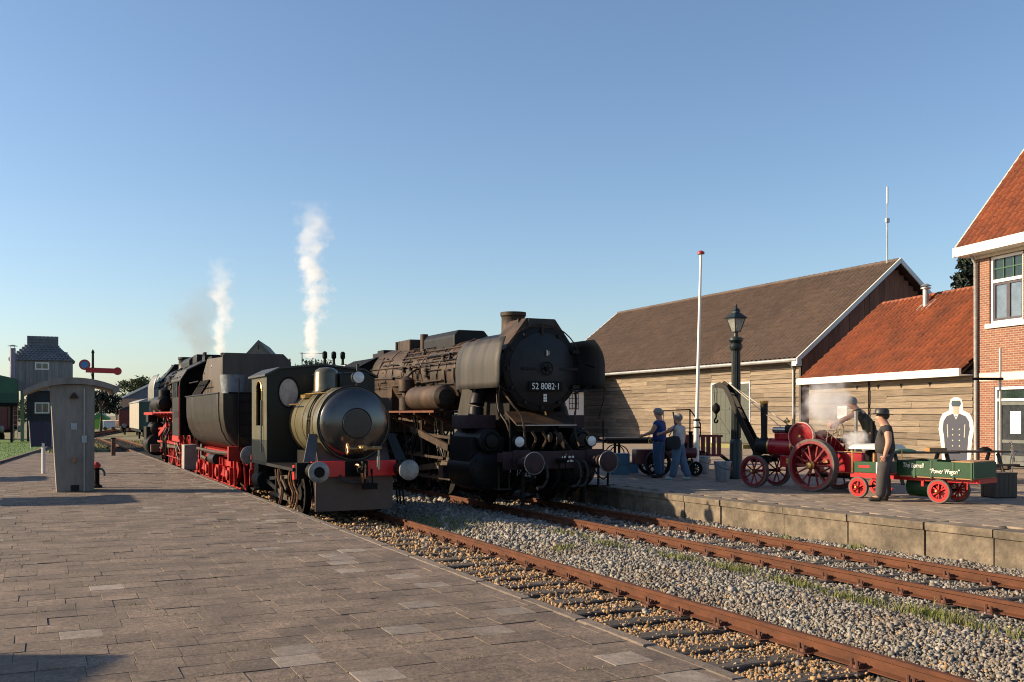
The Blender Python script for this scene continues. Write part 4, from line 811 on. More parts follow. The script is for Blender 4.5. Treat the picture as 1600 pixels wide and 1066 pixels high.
    f = B().box(-1.0, 1.0, .72, 7.0, .86, 1.02).box(-.6, .6, .9, 6.9, .7, .86); f.build('underframe', lv['frame'], t, smooth=0)
    B().box(-1.3, 1.3, .62-.05, .72, .84, 1.2).build('buffer_beam', lv['frame'], t, bevel=.01)
    for s_ in (-1, 1): buffer(t, s_*.875, 1.0, 0, BUFG, lv['black'])
    wm = wheel_meshes(.47, 9, lv['wheel'], BLKM)
    for by in (1.9, 5.3):
        for s_ in (-1, 1):
            X = s_*1.02
            bg_ = B().prism([(by-1.35,.62),(by-1.2,.42),(by-.95,.36),(by-.75,.36),(by-.5,.3),(by+.5,.3),(by+.75,.36),(by+.95,.36),(by+1.2,.42),(by+1.35,.62),(by+1.2,.8),(by+.3,.8),(by+.2,.95),(by-.2,.95),(by-.3,.8),(by-1.2,.8)], 'x', X-.035, X+.035).build('bogie_frame', lv['frame'], t, smooth=0)
            for y in (by-.85, by+.85):
                ax = B(); ax.box(min(X, X+s_*.2), max(X, X+s_*.2), y-.17, y+.17, .28, .66); ax.lathe([(.03, 0), (.13, 0), (.13, s_*.05), (.03, s_*.07)], (X+s_*.2, y, .47), 'x', 14); ax.bar((X+s_*.08, y-.3, .2), (X+s_*.08, y-.22, .85), .06, .06); ax.bar((X+s_*.08, y+.3, .2), (X+s_*.08, y+.22, .85), .06, .06)
                ax.build('axle_box', lv['frame'], bg_, smooth=20)
            sp = B()
            for k in range(6): sp.box(min(X+s_*.06, X+s_*.16), max(X+s_*.06, X+s_*.16), by-.55+.085*k, by+.55-.085*k, .40+.036*k, .43+.036*k)
            sp.box(min(X+s_*.05, X+s_*.17), max(X+s_*.05, X+s_*.17), by-.06, by+.06, .38, .66); sp.build('leaf_spring', lv['frame'], bg_, smooth=0)
            for y in (by-.85, by+.85): put_wheel(t, wm, s_*.75, y, .47, s_)
            bk_ = B()
            for y in (by-1.45, by-.32, by+.32, by+1.45): bk_.box(s_*.75-.06, s_*.75+.06, y-.05, y+.05, .25, .75); bk_.tube([(s_*.9, y, .2), (s_*.95, y, .9)], .025)
            bk_.tube([(X, by-1.5, .16), (X, by+1.5, .16)], .02); bk_.build('brake_gear', lv['frame'], bg_)
    for s_ in (-1, 1):
        B().tube(smooth_path([(s_*1.15, 1.0, 1.02), (s_*1.2, 3, .98), (s_*1.2, 6.5, .98)]), .05).tube([(s_*1.1, 6.2, 1.1), (s_*1.15, 5.9, .75), (s_*1.15, 5.0, .72)], .06).build('water_pipe', lv['pipe'], t)
        B().lathe([(.02,-.02),(.16,0),(.16,.9),(.02,.92)], (s_*1.12, 3.2, .78), 'y', 18).build('air_tank', lv['black'], t)
    hose(t, [(-.35, .55, 1.0), (-.35, .4, .95), (-.33, .36, .7), (-.28, .42, .5)]); hose(t, [(.4, .55, 1.0), (.4, .4, .95), (.42, .36, .7), (.36, .42, .5)])
    return t
LVD = dict(dirty=True, frame=BLKM, black=BLK, boiler=SOOT, run=RUSTB, beam=PURP, wheel=BLKM, gear=STEELD, gear2=SOOT, defl=DGREY, cab=BLK, roof=BLKM, step=BLKM, tank=BLK, bunker=BLK, pipe=SOOT)
LVR = dict(dirty=False, frame=RED, black=BLK, boiler=BLK, run=RED, beam=RED, wheel=RED, gear=STEELD, gear2=RED, defl=mat('pale_worn_deflector', (.16,.155,.145), .4, metal=.3, var=.2, scale=2), cab=BLK, roof=DGREY, step=RED, tank=TENDER, bunker=mat('bunker_worn_brown', (.05,.038,.03), .5, spec=.3, var=.3, scale=1.5, col2=(.10,.075,.058), stretch=(2,2,.4)), pipe=SOOT)
loco52('large grimy black steam locomotive facing us with white front number plate', (9.98, 18.0, RT), 0, LVD)
tender52('black tub tender coupled behind the large grimy locomotive', (9.97, 39.3, RT), math.pi, LVD)
tender52('worn brown-black tub tender on red bogies between red locomotive and olive one', (5.55, 24.55, RT), 0, LVR)
loco52('black steam locomotive with bright red wheels and running boards, facing away', (5.55, 45.9, RT), math.pi, LVR)

# --- fireless olive locomotive
fl = thing('fireless_locomotive', 'small olive fireless locomotive with shiny domed tank front and red beam', 'locomotive', (5.55, 18.0, RT)); ZT = 1.82
B().lathe([(.715, .74), (.735, .76), (.735, .84), (.72, .85), (.72, 3.2)], (0, 0, ZT), 'y', 56).build('pressure_tank', OLIVE, fl)
DOMEM = mat('polished_tank_end', (.085,.085,.09), .2, metal=.85, var=.2, scale=1.6, col2=(.13,.125,.115))
te = B().lathe([(.01, .53), (.27, .537), (.285, .552), (.30, .54), (.42, .565), (.53, .60), (.62, .645), (.68, .70), (.70, .76), (.70, .80)], (0, 0, ZT), 'y', 56).build('tank_end', DOMEM, fl)
B().lathe([(.005, .522), (.265, .529), (.27, .545)], (0, 0, ZT), 'y', 40).build('end_cap_disc', mat('dull_cap', (.045,.04,.04), .3, metal=.7, var=.2), te)
B().torus((0, .745, ZT), .722, .018, 'y', 56).build('tank_rim', CABG, fl)
TML = mat('thin_maroon_line', (.12,.03,.02), .4)
for y in (1.15, 1.95, 2.6, 3.1): B().lathe([(.722, -.012), (.728, -.012), (.728, .012), (.722, .012)], (0, y, ZT), 'y', 56, True).build('tank_band', TML, fl)
cabz = 3.02
CABP = [(-1.18,.98),(-1.18,2.86),(-.9,2.98),(0,3.05),(.9,2.98),(1.18,2.86),(1.18,.98)]
cf = B()   # front wall with two oval windows: ring strips around an oval opening
def oval_wall(b, y, t, poly_l, cx, cz, rx, rz, n=28):
    x0, x1, z0, z1 = poly_l; ring = []; out = []
    for i in range(n):
        a = 2*math.pi*i/n; dx, dz = math.cos(a), math.sin(a); ring.append((cx+rx*dx, cz+rz*dz))
        s_ = min((x1-cx)/dx if dx > 1e-6 else ((x0-cx)/dx if dx < -1e-6 else 1e9), (z1-cz)/dz if dz > 1e-6 else ((z0-cz)/dz if dz < -1e-6 else 1e9)); out.append((cx+dx*s_, cz+dz*s_))
    vs = [(p[0], y, p[1]) for p in ring] + [(p[0], y, p[1]) for p in out] + [(p[0], y+t, p[1]) for p in ring] + [(p[0], y+t, p[1]) for p in out]; fs = []
    for i in range(n): j = (i+1) % n; fs += [(i, j, n+j, n+i), (2*n+i, 3*n+i, 3*n+j, 2*n+j), (i, 2*n+i, 2*n+j, j)]
    b.add(vs, fs)
for s_ in (-1, 1): oval_wall(cf, 3.15, .03, (min(0, s_*1.18), max(0, s_*1.18), 1.95, 2.86), s_*.72, 2.46, .204, .298)
cf.box(-1.18, 1.18, 3.15, 3.18, .98, 1.95); cf.prism([(-1.18,2.86),(-.9,2.98),(0,3.05),(.9,2.98),(1.18,2.86)], 'y', 3.15, 3.18)
cab = cf.build('cab_front', CABG, fl, smooth=25)
for s_ in (-1, 1):
    B().lathe([(.24, -.015), (.27, -.015), (.27, .02), (.24, .02)], (0,0,0), 'y', 32, True).build('window_rim', BLKM, cab, (s_*.72, 3.15, 2.46)).scale = (.85, 1, 1.24)
    B().lathe([(.24, 0), (.24, .006)], (0,0,0), 'y', 32).build('window_glass', mat('cab_glass_reflection', (.20,.16,.15), .12, spec=.8, scale=7, col2=(.42,.36,.34)) if s_ < 0 else bpy.data.materials['cab_glass_reflection'], cab, (s_*.72, 3.165, 2.46)).scale = (.85, 1, 1.24)  # pale tones paint a reflection onto the oval panes
    cs = B(); y0, y1 = 3.18, 4.75
    n = 14; arch = [(y, z) for y, z in [(3.62, 1.75)] + [(3.62 + .30 - .30*math.cos(a), 2.5 + .22*math.sin(a)) for a in np.linspace(0, math.pi, n)] + [(4.22, 1.75)]]
    cs.box(s_*1.165-.015, s_*1.165+.015, y0, 3.62, .98, 2.84); cs.box(s_*1.165-.015, s_*1.165+.015, 4.22, y1, .98, 2.84); cs.box(s_*1.165-.015, s_*1.165+.015, 3.62, 4.22, .98, 1.75)
    for (ya, za), (yb, zb) in zip(arch[1:-2], arch[2:-1]): cs.add([(s_*1.165-.015, ya, za), (s_*1.165-.015, yb, zb), (s_*1.165-.015, yb, 2.84), (s_*1.165-.015, ya, 2.84), (s_*1.165+.015, ya, za), (s_*1.165+.015, yb, zb), (s_*1.165+.015, yb, 2.84), (s_*1.165+.015, ya, 2.84)], [(0,1,2,3),(4,7,6,5),(0,4,5,1)])
    sd_ = cs.build('cab_side', CABS, fl, smooth=25)
    B().tube([(s_*1.19, 3.6, 1.75)] + [(s_*1.19, y, z) for y, z in arch[1:-1]] + [(s_*1.19, 4.24, 1.75)], .018).build('doorway_trim', BRASS, sd_)
    B().tube([(s_*1.22, 3.55, 1.2), (s_*1.22, 3.55, 2.3)], .016).build('grab_rail', STEEL, sd_)
    B().box(s_*1.165-.02, s_*1.165+.02, 3.2, 4.74, .98, 1.45).build('side_base_panel', CABG, sd_)
B().box(-1.18, 1.18, 4.75, 4.78, .98, 2.84).build('cab_back', CABG, fl)
rp_ = [(-1.24,2.84),(-.92,3.0),(0,3.09),(.92,3.0),(1.24,2.84)]; B().prism(rp_ + [(x, z-.04) for x, z in rp_[::-1]], 'y', 3.08, 4.9).build('cab_roof', mat('cab_roof_dark', (.03,.03,.028), .5, var=.2), fl, smooth=20)
# running plate, beam, guard
B().box(-1.2, 1.2, .72, 4.85, .92, .98).build('running_plate', BLK, fl, smooth=0)
f = B(); 
for s_ in (-1, 1): f.box(s_*.62-.03, s_*.62+.03, .75, 4.8, .4, .92)
f.box(-.6, .6, 1.0, 3.4, .6, 1.25); f.build('frame', BLKM, fl, smooth=0)
B().box(-.86, -.22, .58, .72, .80, 1.10).build('buffer_beam', REDB, fl, bevel=.008); B().box(.22, .80, .58, .72, .80, 1.10).build('buffer_beam', REDB, fl, bevel=.008); B().box(-.22, .22, .56, .72, .80, 1.095).build('beam_hook_plate', BLKM, fl); B().box(-1.15, -.86, .6, .72, .78, 1.08).build('beam_end', BLKM, fl); B().box(.80, 1.15, .6, .72, .78, 1.08).build('beam_end', BLKM, fl)
B().box(-.78, .76, .66, .72, .14, .80).build('front_guard_plate', BROWNP, fl, bevel=.006)
B().add([(-.72,.72,1.1),(.72,.72,1.1),(.72,.95,1.45),(-.72,.95,1.45),(-.72,.75,1.1),(.72,.75,1.1),(.72,.98,1.45),(-.72,.98,1.45)], [(0,1,2,3),(4,7,6,5),(0,3,7,4),(1,5,6,2),(3,2,6,7)]).build('sloped_saddle_plate', BROWNP, fl, smooth=0)
for s_ in (-1, 1): buffer(fl, s_*.875, .93, 0, BUFG, CABG, r=.198); B().add([(s_*.8,.6,1.1),(s_*1.02,.6,1.1),(s_*.86,.85,1.62),(s_*.68,.85,1.62),(s_*.8,.63,1.1),(s_*1.02,.63,1.1),(s_*.86,.88,1.62),(s_*.68,.88,1.62)], [(0,1,2,3),(4,7,6,5),(0,3,7,4),(1,5,6,2),(3,2,6,7)]).build('tank_bracket', mat('bracket_sky_grey', (.07,.07,.07), .45, metal=.3) if s_ < 0 else CABG, fl, smooth=0)  # left bracket's lighter grey paints its sky reflection, right one stays dark
B().lathe([(.005,-.004),(.10,-.004),(.10,.0)], (-.875, 0, .93), 'y', 20).build('grease_mark', BLKM, fl)
hk = B().box(-.04, .06, .3, .58, .88, .98).tube(smooth_path([(.02,.36,.93),(.02,.24,.96),(.02,.2,1.05),(.02,.27,1.09)]), .03); hk.tube([(.12, .4, .95), (.1, .38, .62), (.26, .38, .62), (.24, .4, .95)], .028).box(.06, .34, .32, .42, .56, .68); hk.build('draw_hook', BLKM, fl)
hose(fl, [(-.05, .58, 1.0), (.0, .42, 1.02), (.04, .38, .85), (.07, .4, .68)], COPPER, .025); hose(fl, [(.1, .58, 1.0), (.12, .42, 1.02), (.1, .38, .85), (.12, .4, .68)], COPPER, .025)
hose(fl, [(-.3, .62, .82), (-.32, .5, .8), (-.3, .45, .74), (-.1, .45, .7), (.2, .45, .7)], RUBBER, .03)
# filling valve on the front
vb = B().cyl((.0, .35, 1.36), (.0, .02, 1.36), .05).cyl((-.28, .16, 1.35), (.22, .16, 1.35), .035).cyl((.2, .16, 1.35), (.36, .16, 1.35), .045, .04).ball((-.02, .14, 1.35), (.065, .065, .07))
vo = vb.build('filling_valve', mat('dull_bronze', (.25,.16,.07), .4, metal=.8, var=.3, scale=9), fl); B().tube([(.3, .15, 1.33), (.3, .14, .95)], .022).cyl((.3, .14, 1.2), (.3, .14, 1.0), .035).build('valve_pipe', STEEL, vo)
hw = B().torus((-.3, .16, 1.35), .10, .014, 'x', 24, 6); 
for k in range(3): a = k*math.pi/3; hw.tube([(-.3, .16+.1*math.cos(a), 1.35+.1*math.sin(a)), (-.3, .16-.1*math.cos(a), 1.35-.1*math.sin(a))], .008)
hw.build('valve_handwheel', COPPER, vo)
# dome, box, whistle, lamp
B().lathe([(.30, 0), (.26, .06), (.25, .40), (.22, .47), (.14, .52), (.01, .535)], (-.12, 2.35, ZT+.62), 'z', 32).build('steam_dome', mat('olive_dome_shine', (.12,.105,.065), .22, metal=.5, var=.15, coat=.2), fl)
B().box(.1, .75, 2.1, 2.75, ZT+.5, ZT+1.05).build('sand_box', CABG, fl, bevel=.06)
sv = B()
for x in (.1, .3, .5): sv.lathe([(.05, 0), (.03, .03), (.03, .12), (.055, .15), (.055, .26), (.025, .29)], (x, 3.3, 3.08), 'z', 12)
sv.build('safety_valve', BLKM, fl)
lamp(fl, .12, .84, 2.72, r=.125, m=CABG); B().tube([(.12, .95, 2.58), (.12, .92, 2.46)], .035).cyl((.12, .9, 2.84), (.12, .9, 2.98), .03).build('lamp_bracket', CABG, fl)
pp = B()
for k, y in enumerate((1.35, 1.5)): pp.tube(smooth_path([(-.22, y+.35, 2.52), (-.5, y+.1, 2.36), (-.70, y, 2.02), (-.76, y-.1, 1.6), (-.74, y-.2, 1.2), (-.75, y-.2, .95)]), .016)
pp.build('steam_pipe', BLKM, fl); B().tube([(-.45, 1.2, 2.42), (-.45, 3.1, 2.42)], .014).tube([(-.75, 2.2, 2.2), (-.75, 3.1, 2.2)], .014).box(-.6, -.35, 2.2, 2.6, 2.33, 2.4).build('tank_handrail', BRASS, fl)
wm = wheel_meshes(.42, 9, BLKM, BLKM, cw=1)
for s_ in (-1, 1):
    for y in (1.75, 3.75): put_wheel(fl, wm, s_*.75, y, .42, s_, .6)
    B().lathe([(.03, -.04), (.2, -.02), (.22, .0), (.22, .62), (.03, .66)], (s_*1.0, 4.0, .55), 'y', 22).box(s_*1.0-.17, s_*1.0+.17, 4.1, 4.55, .6, .92).build('cylinder', BLKM, fl)
    X = s_*.93
    B().bar((X, 1.6, .28), (X, 3.9, .28), .045, .09).bar((X+s_*.07, 2.0, .32), (X+s_*.07, 4.0, .55), .045, .09).cyl((X-.04, 1.75, .28), (X+.1*s_, 1.75, .28), .08, n=12).build('coupling_rod', STEELD, fl)
    B().bar((X+s_*.08, 1.9, .75), (X+s_*.08, 3.6, .62), .04, .07).bar((X+s_*.1, 2.5, .3), (X+s_*.1, 2.45, .9), .04, .08).bar((X+s_*.1, 2.9, .35), (X+s_*.1, 2.95, .85), .04, .06).bar((X+s_*.12, 1.9, .5), (X+s_*.12, 2.6, .85), .04, .06).box(min(X, X+s_*.15), max(X, X+s_*.15), 2.2, 2.5, .55, .75).build('valve_gear', STEELD, fl)
    for k, y in enumerate((.95, 1.15, 1.35, 2.2, 2.35)): B().tube(smooth_path([(s_*1.1, y, .92), (s_*1.12, y+.04, .7), (s_*1.06, y-.03, .45), (s_*1.1, y, .18)]), .017).build('drain_pipe', (SOOT if k % 2 else COPPER) if s_ < 0 else BLKM, fl)
    B().box(s_*1.1-.12, s_*1.1+.12, 4.3, 4.7, .32, .36).bar((s_*1.12, 4.32, .34), (s_*1.12, 4.32, .95), .03, .05).bar((s_*1.12, 4.68, .34), (s_*1.12, 4.68, .95), .03, .05).build('cab_step', BLK, fl)
    buffer(fl, s_*.875, .93, 5.4, BUFG, CABG, r=.2, d=1)
B().cyl((-1.08, 1.0, .75), (-1.08, 1.0, 1.02), .06, n=12).build('oil_can_red', REDB, fl)
B().box(-1.2, 1.2, 4.72, 4.86, .75, 1.08).build('rear_beam', REDB, fl)
# ---------------------------------------------------------------- things on the right platform
X0, Y0_ = gnd(1088, 741); fp = thing('flagpole', 'tall white flagpole with red cap on the right platform', 'flagpole', (X0, Y0_))
B().tube([(0,0,.9), (.12,-.05,6.1)], [.055, .035], 10).build('pole', WHITE, fp); B().lathe([(.01,0),(.1,0),(.1,.05),(.05,.09),(.01,.1)], (.12,-.05,6.1), 'z', 14).build('pole_cap', SIGRED, fp)
B().cyl((0,0,0), (0,0,1.55), .075, .07, 12).build('pole_socket', WHITE, fp); B().torus((.015,0,1.5), .08, .025).torus((.015,0,1.3), .08, .02).build('pole_clamp', BLKM, fp)
LX = at(1150, 25.6); lp = thing('street_lamp', 'dark green iron lamp post with glazed lantern behind the crane engine', 'street lamp', LX)
B().lathe([(.2,0),(.2,.1),(.165,.16),(.16,.9),(.15,.98),(.13,1.02)], n=20).build('lamp_base', LAMPG, lp)
fl_ = B()
for k in range(12): a = 2*math.pi*k/12; fl_.tube([(.105*math.cos(a), .105*math.sin(a), 1.02), (.088*math.cos(a), .088*math.sin(a), 3.3)], .025, 6)
fl_.cyl((0,0,1.0), (0,0,3.35), .10, .085, 16); fl_.build('column', LAMPG, lp)
B().lathe([(.13,3.3),(.17,3.36),(.17,3.44),(.13,3.48),(.19,3.56),(.19,3.62),(.06,3.66),(.05,3.78)], n=20).build('capital', LAMPG, lp)
lf = B()
for k in range(4):
    a = math.pi/4 + k*math.pi/2; c_, s_ = math.cos(a), math.sin(a); b2 = a + math.pi/2
    lf.bar((.11*c_, .11*s_, 3.78), (.235*c_, .235*s_, 4.12), .022, .022); lf.bar((.235*c_, .235*s_, 4.12), (.235*math.cos(b2), .235*math.sin(b2), 4.12), .03, .03); lf.bar((.11*c_, .11*s_, 3.78), (.11*math.cos(b2), .11*math.sin(b2), 3.78), .025, .025)
lf.build('lantern_frame', LAMPG, lp)
PANE = mat('lantern_glass', (.55,.55,.5), .15, spec=.7); PANE.node_tree.nodes['Principled BSDF'].inputs['Transmission Weight'].default_value = .7
for k in range(4):
    a = math.pi/4 + k*math.pi/2; b2 = a + math.pi/2; q = [(.108*math.cos(a), .108*math.sin(a), 3.78), (.108*math.cos(b2), .108*math.sin(b2), 3.78), (.232*math.cos(b2), .232*math.sin(b2), 4.12), (.232*math.cos(a), .232*math.sin(a), 4.12)]
    B().add(q, [(0,1,2,3)]).build('lantern_pane', PANE, lp, smooth=0, solid=.004)
B().cyl((0,0,3.78), (0,0,3.9), .03).lathe([(.02,3.9),(.04,3.95),(.035,4.02),(.01,4.06)], n=12).build('bulb', CREAM, lp)
B().lathe([(.27,4.12),(.29,4.14),(.10,4.27),(.10,4.31),(.12,4.32),(.04,4.4),(.02,4.42),(.035,4.45),(.01,4.5)], n=4).build('lantern_roof', LAMPG, lp, rz=R(45), smooth=0)

def road_wheel(root, x, y, r, w, ns, m_sp, m_rim, m_ty, m_hub, side, ty=.03, sw=.03, z=None):
    """spoked wheel on axis x; side -1 shows its face to -x"""
    z = r if z is None else z; o = Vector((x, y, z))
    b = B().lathe([(r-ty-.055, -w/2), (r-ty, -w/2), (r-ty, w/2), (r-ty-.055, w/2)], o, 'x', 36, True)
    for i in range(ns):
        a = 2*math.pi*i/ns; d = Vector((0, math.cos(a), math.sin(a))); off = Vector(((-1)**i*w*.22, 0, 0)); b.bar(o + d*r*.1 + off, o + d*(r-ty-.03) + off*.6, sw*.6, sw)
    b.cyl(o - Vector((w*.55, 0, 0)), o + Vector((w*.55, 0, 0)), r*.13, n=16); wo = b.build('wheel', m_sp, root)
    B().lathe([(r-ty, -w/2), (r-.008, -w/2), (r, -w/2+.01), (r, w/2-.01), (r-.008, w/2), (r-ty, w/2)], o, 'x', 36, True).build('tyre', m_ty, wo)
    s_ = side; B().lathe([(r*.17, 0), (r*.17, s_*.02), (r*.12, s_*.05), (r*.11, s_*.08), (.005, s_*.09)], o + Vector((s_*w*.5, 0, 0)), 'x', 16).build('hub_cap', m_hub, wo)
    return wo
# --- crimson crane engine
ce = thing('crane_engine', 'crimson miniature steam crane engine with black jib and brass hubs', 'traction engine', (15.57, 16.66), R(16.3))
for s_ in (-1, 1):
    road_wheel(ce, s_*.55, 0, .565, .2, 14, MAROOND, MAROOND, TYRE, BRASS, s_, ty=.045, sw=.035); road_wheel(ce, s_*.45, 1.56, .365, .12, 10, MAROOND, MAROOND, TYRE, BRASS, s_, ty=.03, sw=.03)
B().cyl((-.5,0,.565), (.5,0,.565), .04).cyl((-.42,1.56,.365), (.42,1.56,.365), .03).build('axle', BLKM, ce)
B().lathe([(.02,.35),(.19,.36),(.19,1.42),(.02,1.43)], (0,0,.92), 'y', 28).build('boiler', MAROON, ce)
B().lathe([(.192,-.015),(.198,-.015),(.198,.015),(.192,.015)], (0,.8,.92), 'y', 28, True).lathe([(.192,-.02),(.2,-.02),(.2,.02),(.192,.02)], (0,1.4,.92), 'y', 28, True).build('boiler_band', BRASS, ce)
B().lathe([(.02,1.43),(.18,1.44),(.18,1.75),(.12,1.79),(.02,1.8)], (0,0,.92), 'y', 28).build('smokebox', BLK, ce)
B().lathe([(.10,1.08),(.075,1.14),(.072,1.3),(.085,1.88),(.085,1.95),(.06,1.95)], (0,1.6,0), 'z', 20).build('chimney', BLK, ce); B().lathe([(.087,1.9),(.095,1.92),(.1,1.97),(.075,1.97)], (0,1.6,0), 'z', 20).build('chimney_cap', BRASS, ce)
bt = B().box(-.26, .26, .62, 1.02, .48, .74).build('belly_tank', MAROON, ce, bevel=.02); B().box(-.268, -.26, .74, .84, .56, .68).build('tank_emblem', BRASS, bt)
B().box(-.13, .13, .85, 1.25, 1.08, 1.24).build('cylinder_block', MAROON, ce, bevel=.02); B().cyl((-.06,.75,1.3), (-.06,1.3,1.3), .07, n=14).cyl((.07,.75,1.29), (.07,1.3,1.29), .06, n=14).build('steam_cylinder', STEEL, ce)
gv = B().cyl((0,1.0,1.35), (0,1.0,1.5), .015).ball((.07,1.0,1.5), .035, 8, 6).ball((-.07,1.0,1.5), .035, 8, 6).tube([(-.07,1,1.5),(0,1,1.58),(.07,1,1.5)], .012).cyl((0,.85,1.34),(0,.85,1.56),.02,.012,8).build('governor', BRASS, ce)
B().box(-.2, .2, .6, .95, 1.24, 1.42).build('lagging_cover', BLK, ce, bevel=.05)
fw = B().lathe([(.02,-.02),(.06,-.03),(.25,-.015),(.26,-.04),(.305,-.04),(.305,.04),(.26,.04),(.25,.015),(.06,.03),(.02,.02)], (-.42,.36,1.18), 'x', 40).build('flywheel', MAROON, ce)
B().lathe([(.295,-.042),(.312,-.042),(.312,.042),(.295,.042)], (-.42,.36,1.18), 'x', 40, True).build('flywheel_rim', mat('pinkish_rim', (.5,.36,.3), .3, metal=.5), fw); B().cyl((-.52,.36,1.18), (-.4,.36,1.18), .03, n=12).build('crank_end', BRASS, fw)
B().cyl((-.42,.36,1.18), (.4,.36,1.18), .025).build('crankshaft', STEEL, ce); B().lathe([(.02,-.03),(.2,-.03),(.2,.03),(.02,.03)], (.35,.2,1.0), 'x', 30).build('gear_wheel', BLKM, ce)
for s_ in (-1, 1): B().prism([(-.35,.5),(.45,.55),(.5,1.25),(.2,1.32),(-.1,1.1),(-.35,.85)], 'x', s_*.24-.012, s_*.24+.012).build('hornplate', MAROON, ce, smooth=0)
td = B().box(-.3, .3, -1.0, -.42, .38, .85).build('tender', MAROON, ce, bevel=.03); B().tube([(-.31,-1.0,.86),(-.31,-.42,.86)], .012).tube([(-.31,-.98,.42),(-.31,-.46,.42)], .008).build('tender_trim', BRASS, td)
B().box(-.28, .28, -.7, .3, .3, .36).build('footplate', BLKM, ce)
st = B().torus((.12,-.25,1.33), .14, .014, 'y', 24, 6).tube([(.12,-.24,1.33),(.12,.35,.95)], .015)
for k in range(2): a = k*math.pi/2; st.tube([(.12+.14*math.cos(a),-.25,1.33+.14*math.sin(a)),(.12-.14*math.cos(a),-.25,1.33-.14*math.sin(a))], .008)
st.build('steering_wheel', BRASS, ce)
lv_ = B()
for k in range(4): lv_.tube([(-.25+.1*k, -.1-.05*k, .9), (-.25+.1*k, -.2-.06*k, 1.35)], .012)
lv_.build('lever', STEEL, ce)
pp = B()
for k in range(3): pp.tube(smooth_path([(-.2,.3+.1*k,.75),(-.27,.2+.05*k,.6),(-.28,-.1*k,.62),(-.28,-.35-.05*k,.7)]), .014)
pp.build('copper_pipe', COPPER, ce)
B().bar((-.16,1.35,.62), (-.16,1.85,.6), .05, .1).bar((.16,1.35,.62), (.16,1.85,.6), .05, .1).lathe([(.14,.55),(.14,.7),(.02,.72)], (0,1.56,0), 'z', 18).build('front_fork', BLKM, ce)
jp = [(1.72,.72),(1.9,1.05),(2.12,1.42),(2.35,1.82),(2.5,2.12),(2.62,2.3),(2.78,2.36),(2.95,2.33)]; jw = [.07,.075,.07,.065,.06,.06,.065,.045]
for s_ in (-1, 1):
    up = []; dn = []
    for i, (y, z) in enumerate(jp):
        a, c_ = jp[max(i-1,0)], jp[min(i+1,len(jp)-1)]; d = Vector((c_[0]-a[0], c_[1]-a[1])).normalized(); up.append((y-d.y*jw[i], z+d.x*jw[i])); dn.append((y+d.y*jw[i], z-d.x*jw[i]))
    b = B(); x0, x1 = s_*.10-.01, s_*.10+.01; rows = [[(x0, *u), (x1, *u), (x1, *d_), (x0, *d_), (x0, *u)] for u, d_ in zip(up, dn)]; b.grid(rows); b.build('jib_plate', BLK, ce, smooth=20)
js = B()
for i in range(1, len(jp)-1): js.cyl((-.1, *jp[i]), (.1, *jp[i]), .015, n=6)
js.cyl((-.12,2.9,2.33), (.12,2.9,2.33), .02); js.lathe([(.02,-.02),(.09,-.03),(.07,0),(.09,.03),(.02,.02)], (0,2.68,2.36), 'x', 20); js.build('jib_sheave', SOOT, ce)
B().bar((-.09,1.75,.75), (-.09,2.3,1.7), .03, .05).bar((.09,1.75,.75), (.09,2.3,1.7), .03, .05).build('jib_stay', BLKM, ce)
B().tube([(.03,2.7,2.45), (.03,.75,1.28)], .012, 5).tube([(-.03,2.66,2.46), (-.03,.9,1.2)], .010, 5).build('hoist_rope', mat('pale_rope', (.5,.45,.36), .8), ce)
B().tube([(.02,2.94,2.3), (.02,2.94,1.9)], .008, 5).tube([(-.05,2.98,2.3), (-.03,2.96,1.9)], .008, 5).build('hook_rope', BLKM, ce)
B().lathe([(.02,1.66),(.09,1.74),(.1,1.80),(.09,1.86),(.02,1.93)], (0,2.95,0), 'z', 8).tube(smooth_path([(0,2.95,1.68),(0,2.95,1.58),(0,3.0,1.52),(0,2.98,1.46),(0,2.92,1.47),(0,2.9,1.53)]), .02).build('crane_hook', BLKM, ce)
B().cyl((0,1.8,.7), (0,1.8,1.05), .1, .06, 12).ball((.0,1.78,1.08), .05, 8, 6).build('jib_pivot', SOOT, ce); B().lathe([(.02,-.14),(.12,-.14),(.12,-.11),(.07,-.1),(.07,.1),(.12,.11),(.12,.14),(.02,.14)], (0,.62,1.2), 'x', 18).build('winch_drum', BLKM, ce)
# --- green wagon
gw = thing('steam_wagon', 'small green flatbed steam wagon with red spoked wheels and white lettering', 'wagon', (15.45, 13.33), R(13.6))
for s_ in (-1, 1):
    for y, r in ((0, .225), (1.66, .21)): road_wheel(gw, s_*.36, y, r, .075, 12, REDW, REDW, TYRE, BRASS, s_, ty=.03, sw=.03)
B().cyl((-.33,0,.225), (.33,0,.225), .02).cyl((-.33,1.66,.21), (.33,1.66,.21), .02).build('axle', BLKM, gw)
B().box(-.3, -.25, -.66, 1.88, .40, .47).box(.25, .3, -.66, 1.88, .40, .47).box(-.34, .34, -.74, -.68, .4, .48).build('chassis', REDW, gw, smooth=0)
for s_ in (-1, 1):
    sb_ = B().box(s_*.42-.012, s_*.42+.012, -.66, .78, .50, .78).build('side_board', GREENW, gw, smooth=0); q = B()
    for y in (-.64, -.3, .12, .45, .76): q.box(s_*.437-.006, s_*.437+.006, y-.015, y+.015, .46, .79)
    q.build('board_strap', mat('dark_green_strap', (.01,.06,.022), .5), sb_, smooth=0)
B().box(-.43, .43, .78, .80, .5, .78).build('head_board', GREENW, gw, smooth=0); B().box(-.43, .43, -.685, -.665, .5, .78).build('tail_board', GREENW, gw, smooth=0)
for k in range(6): B().box(-.41+.137*k, -.41+.137*k+.13, -.66, .78, .47, .50).build('floor_plank', WOODT, gw, smooth=0)
B().box(-.40, .40, -.66, -.25, .76, .80).build('load_board', WOODT, gw, smooth=0)
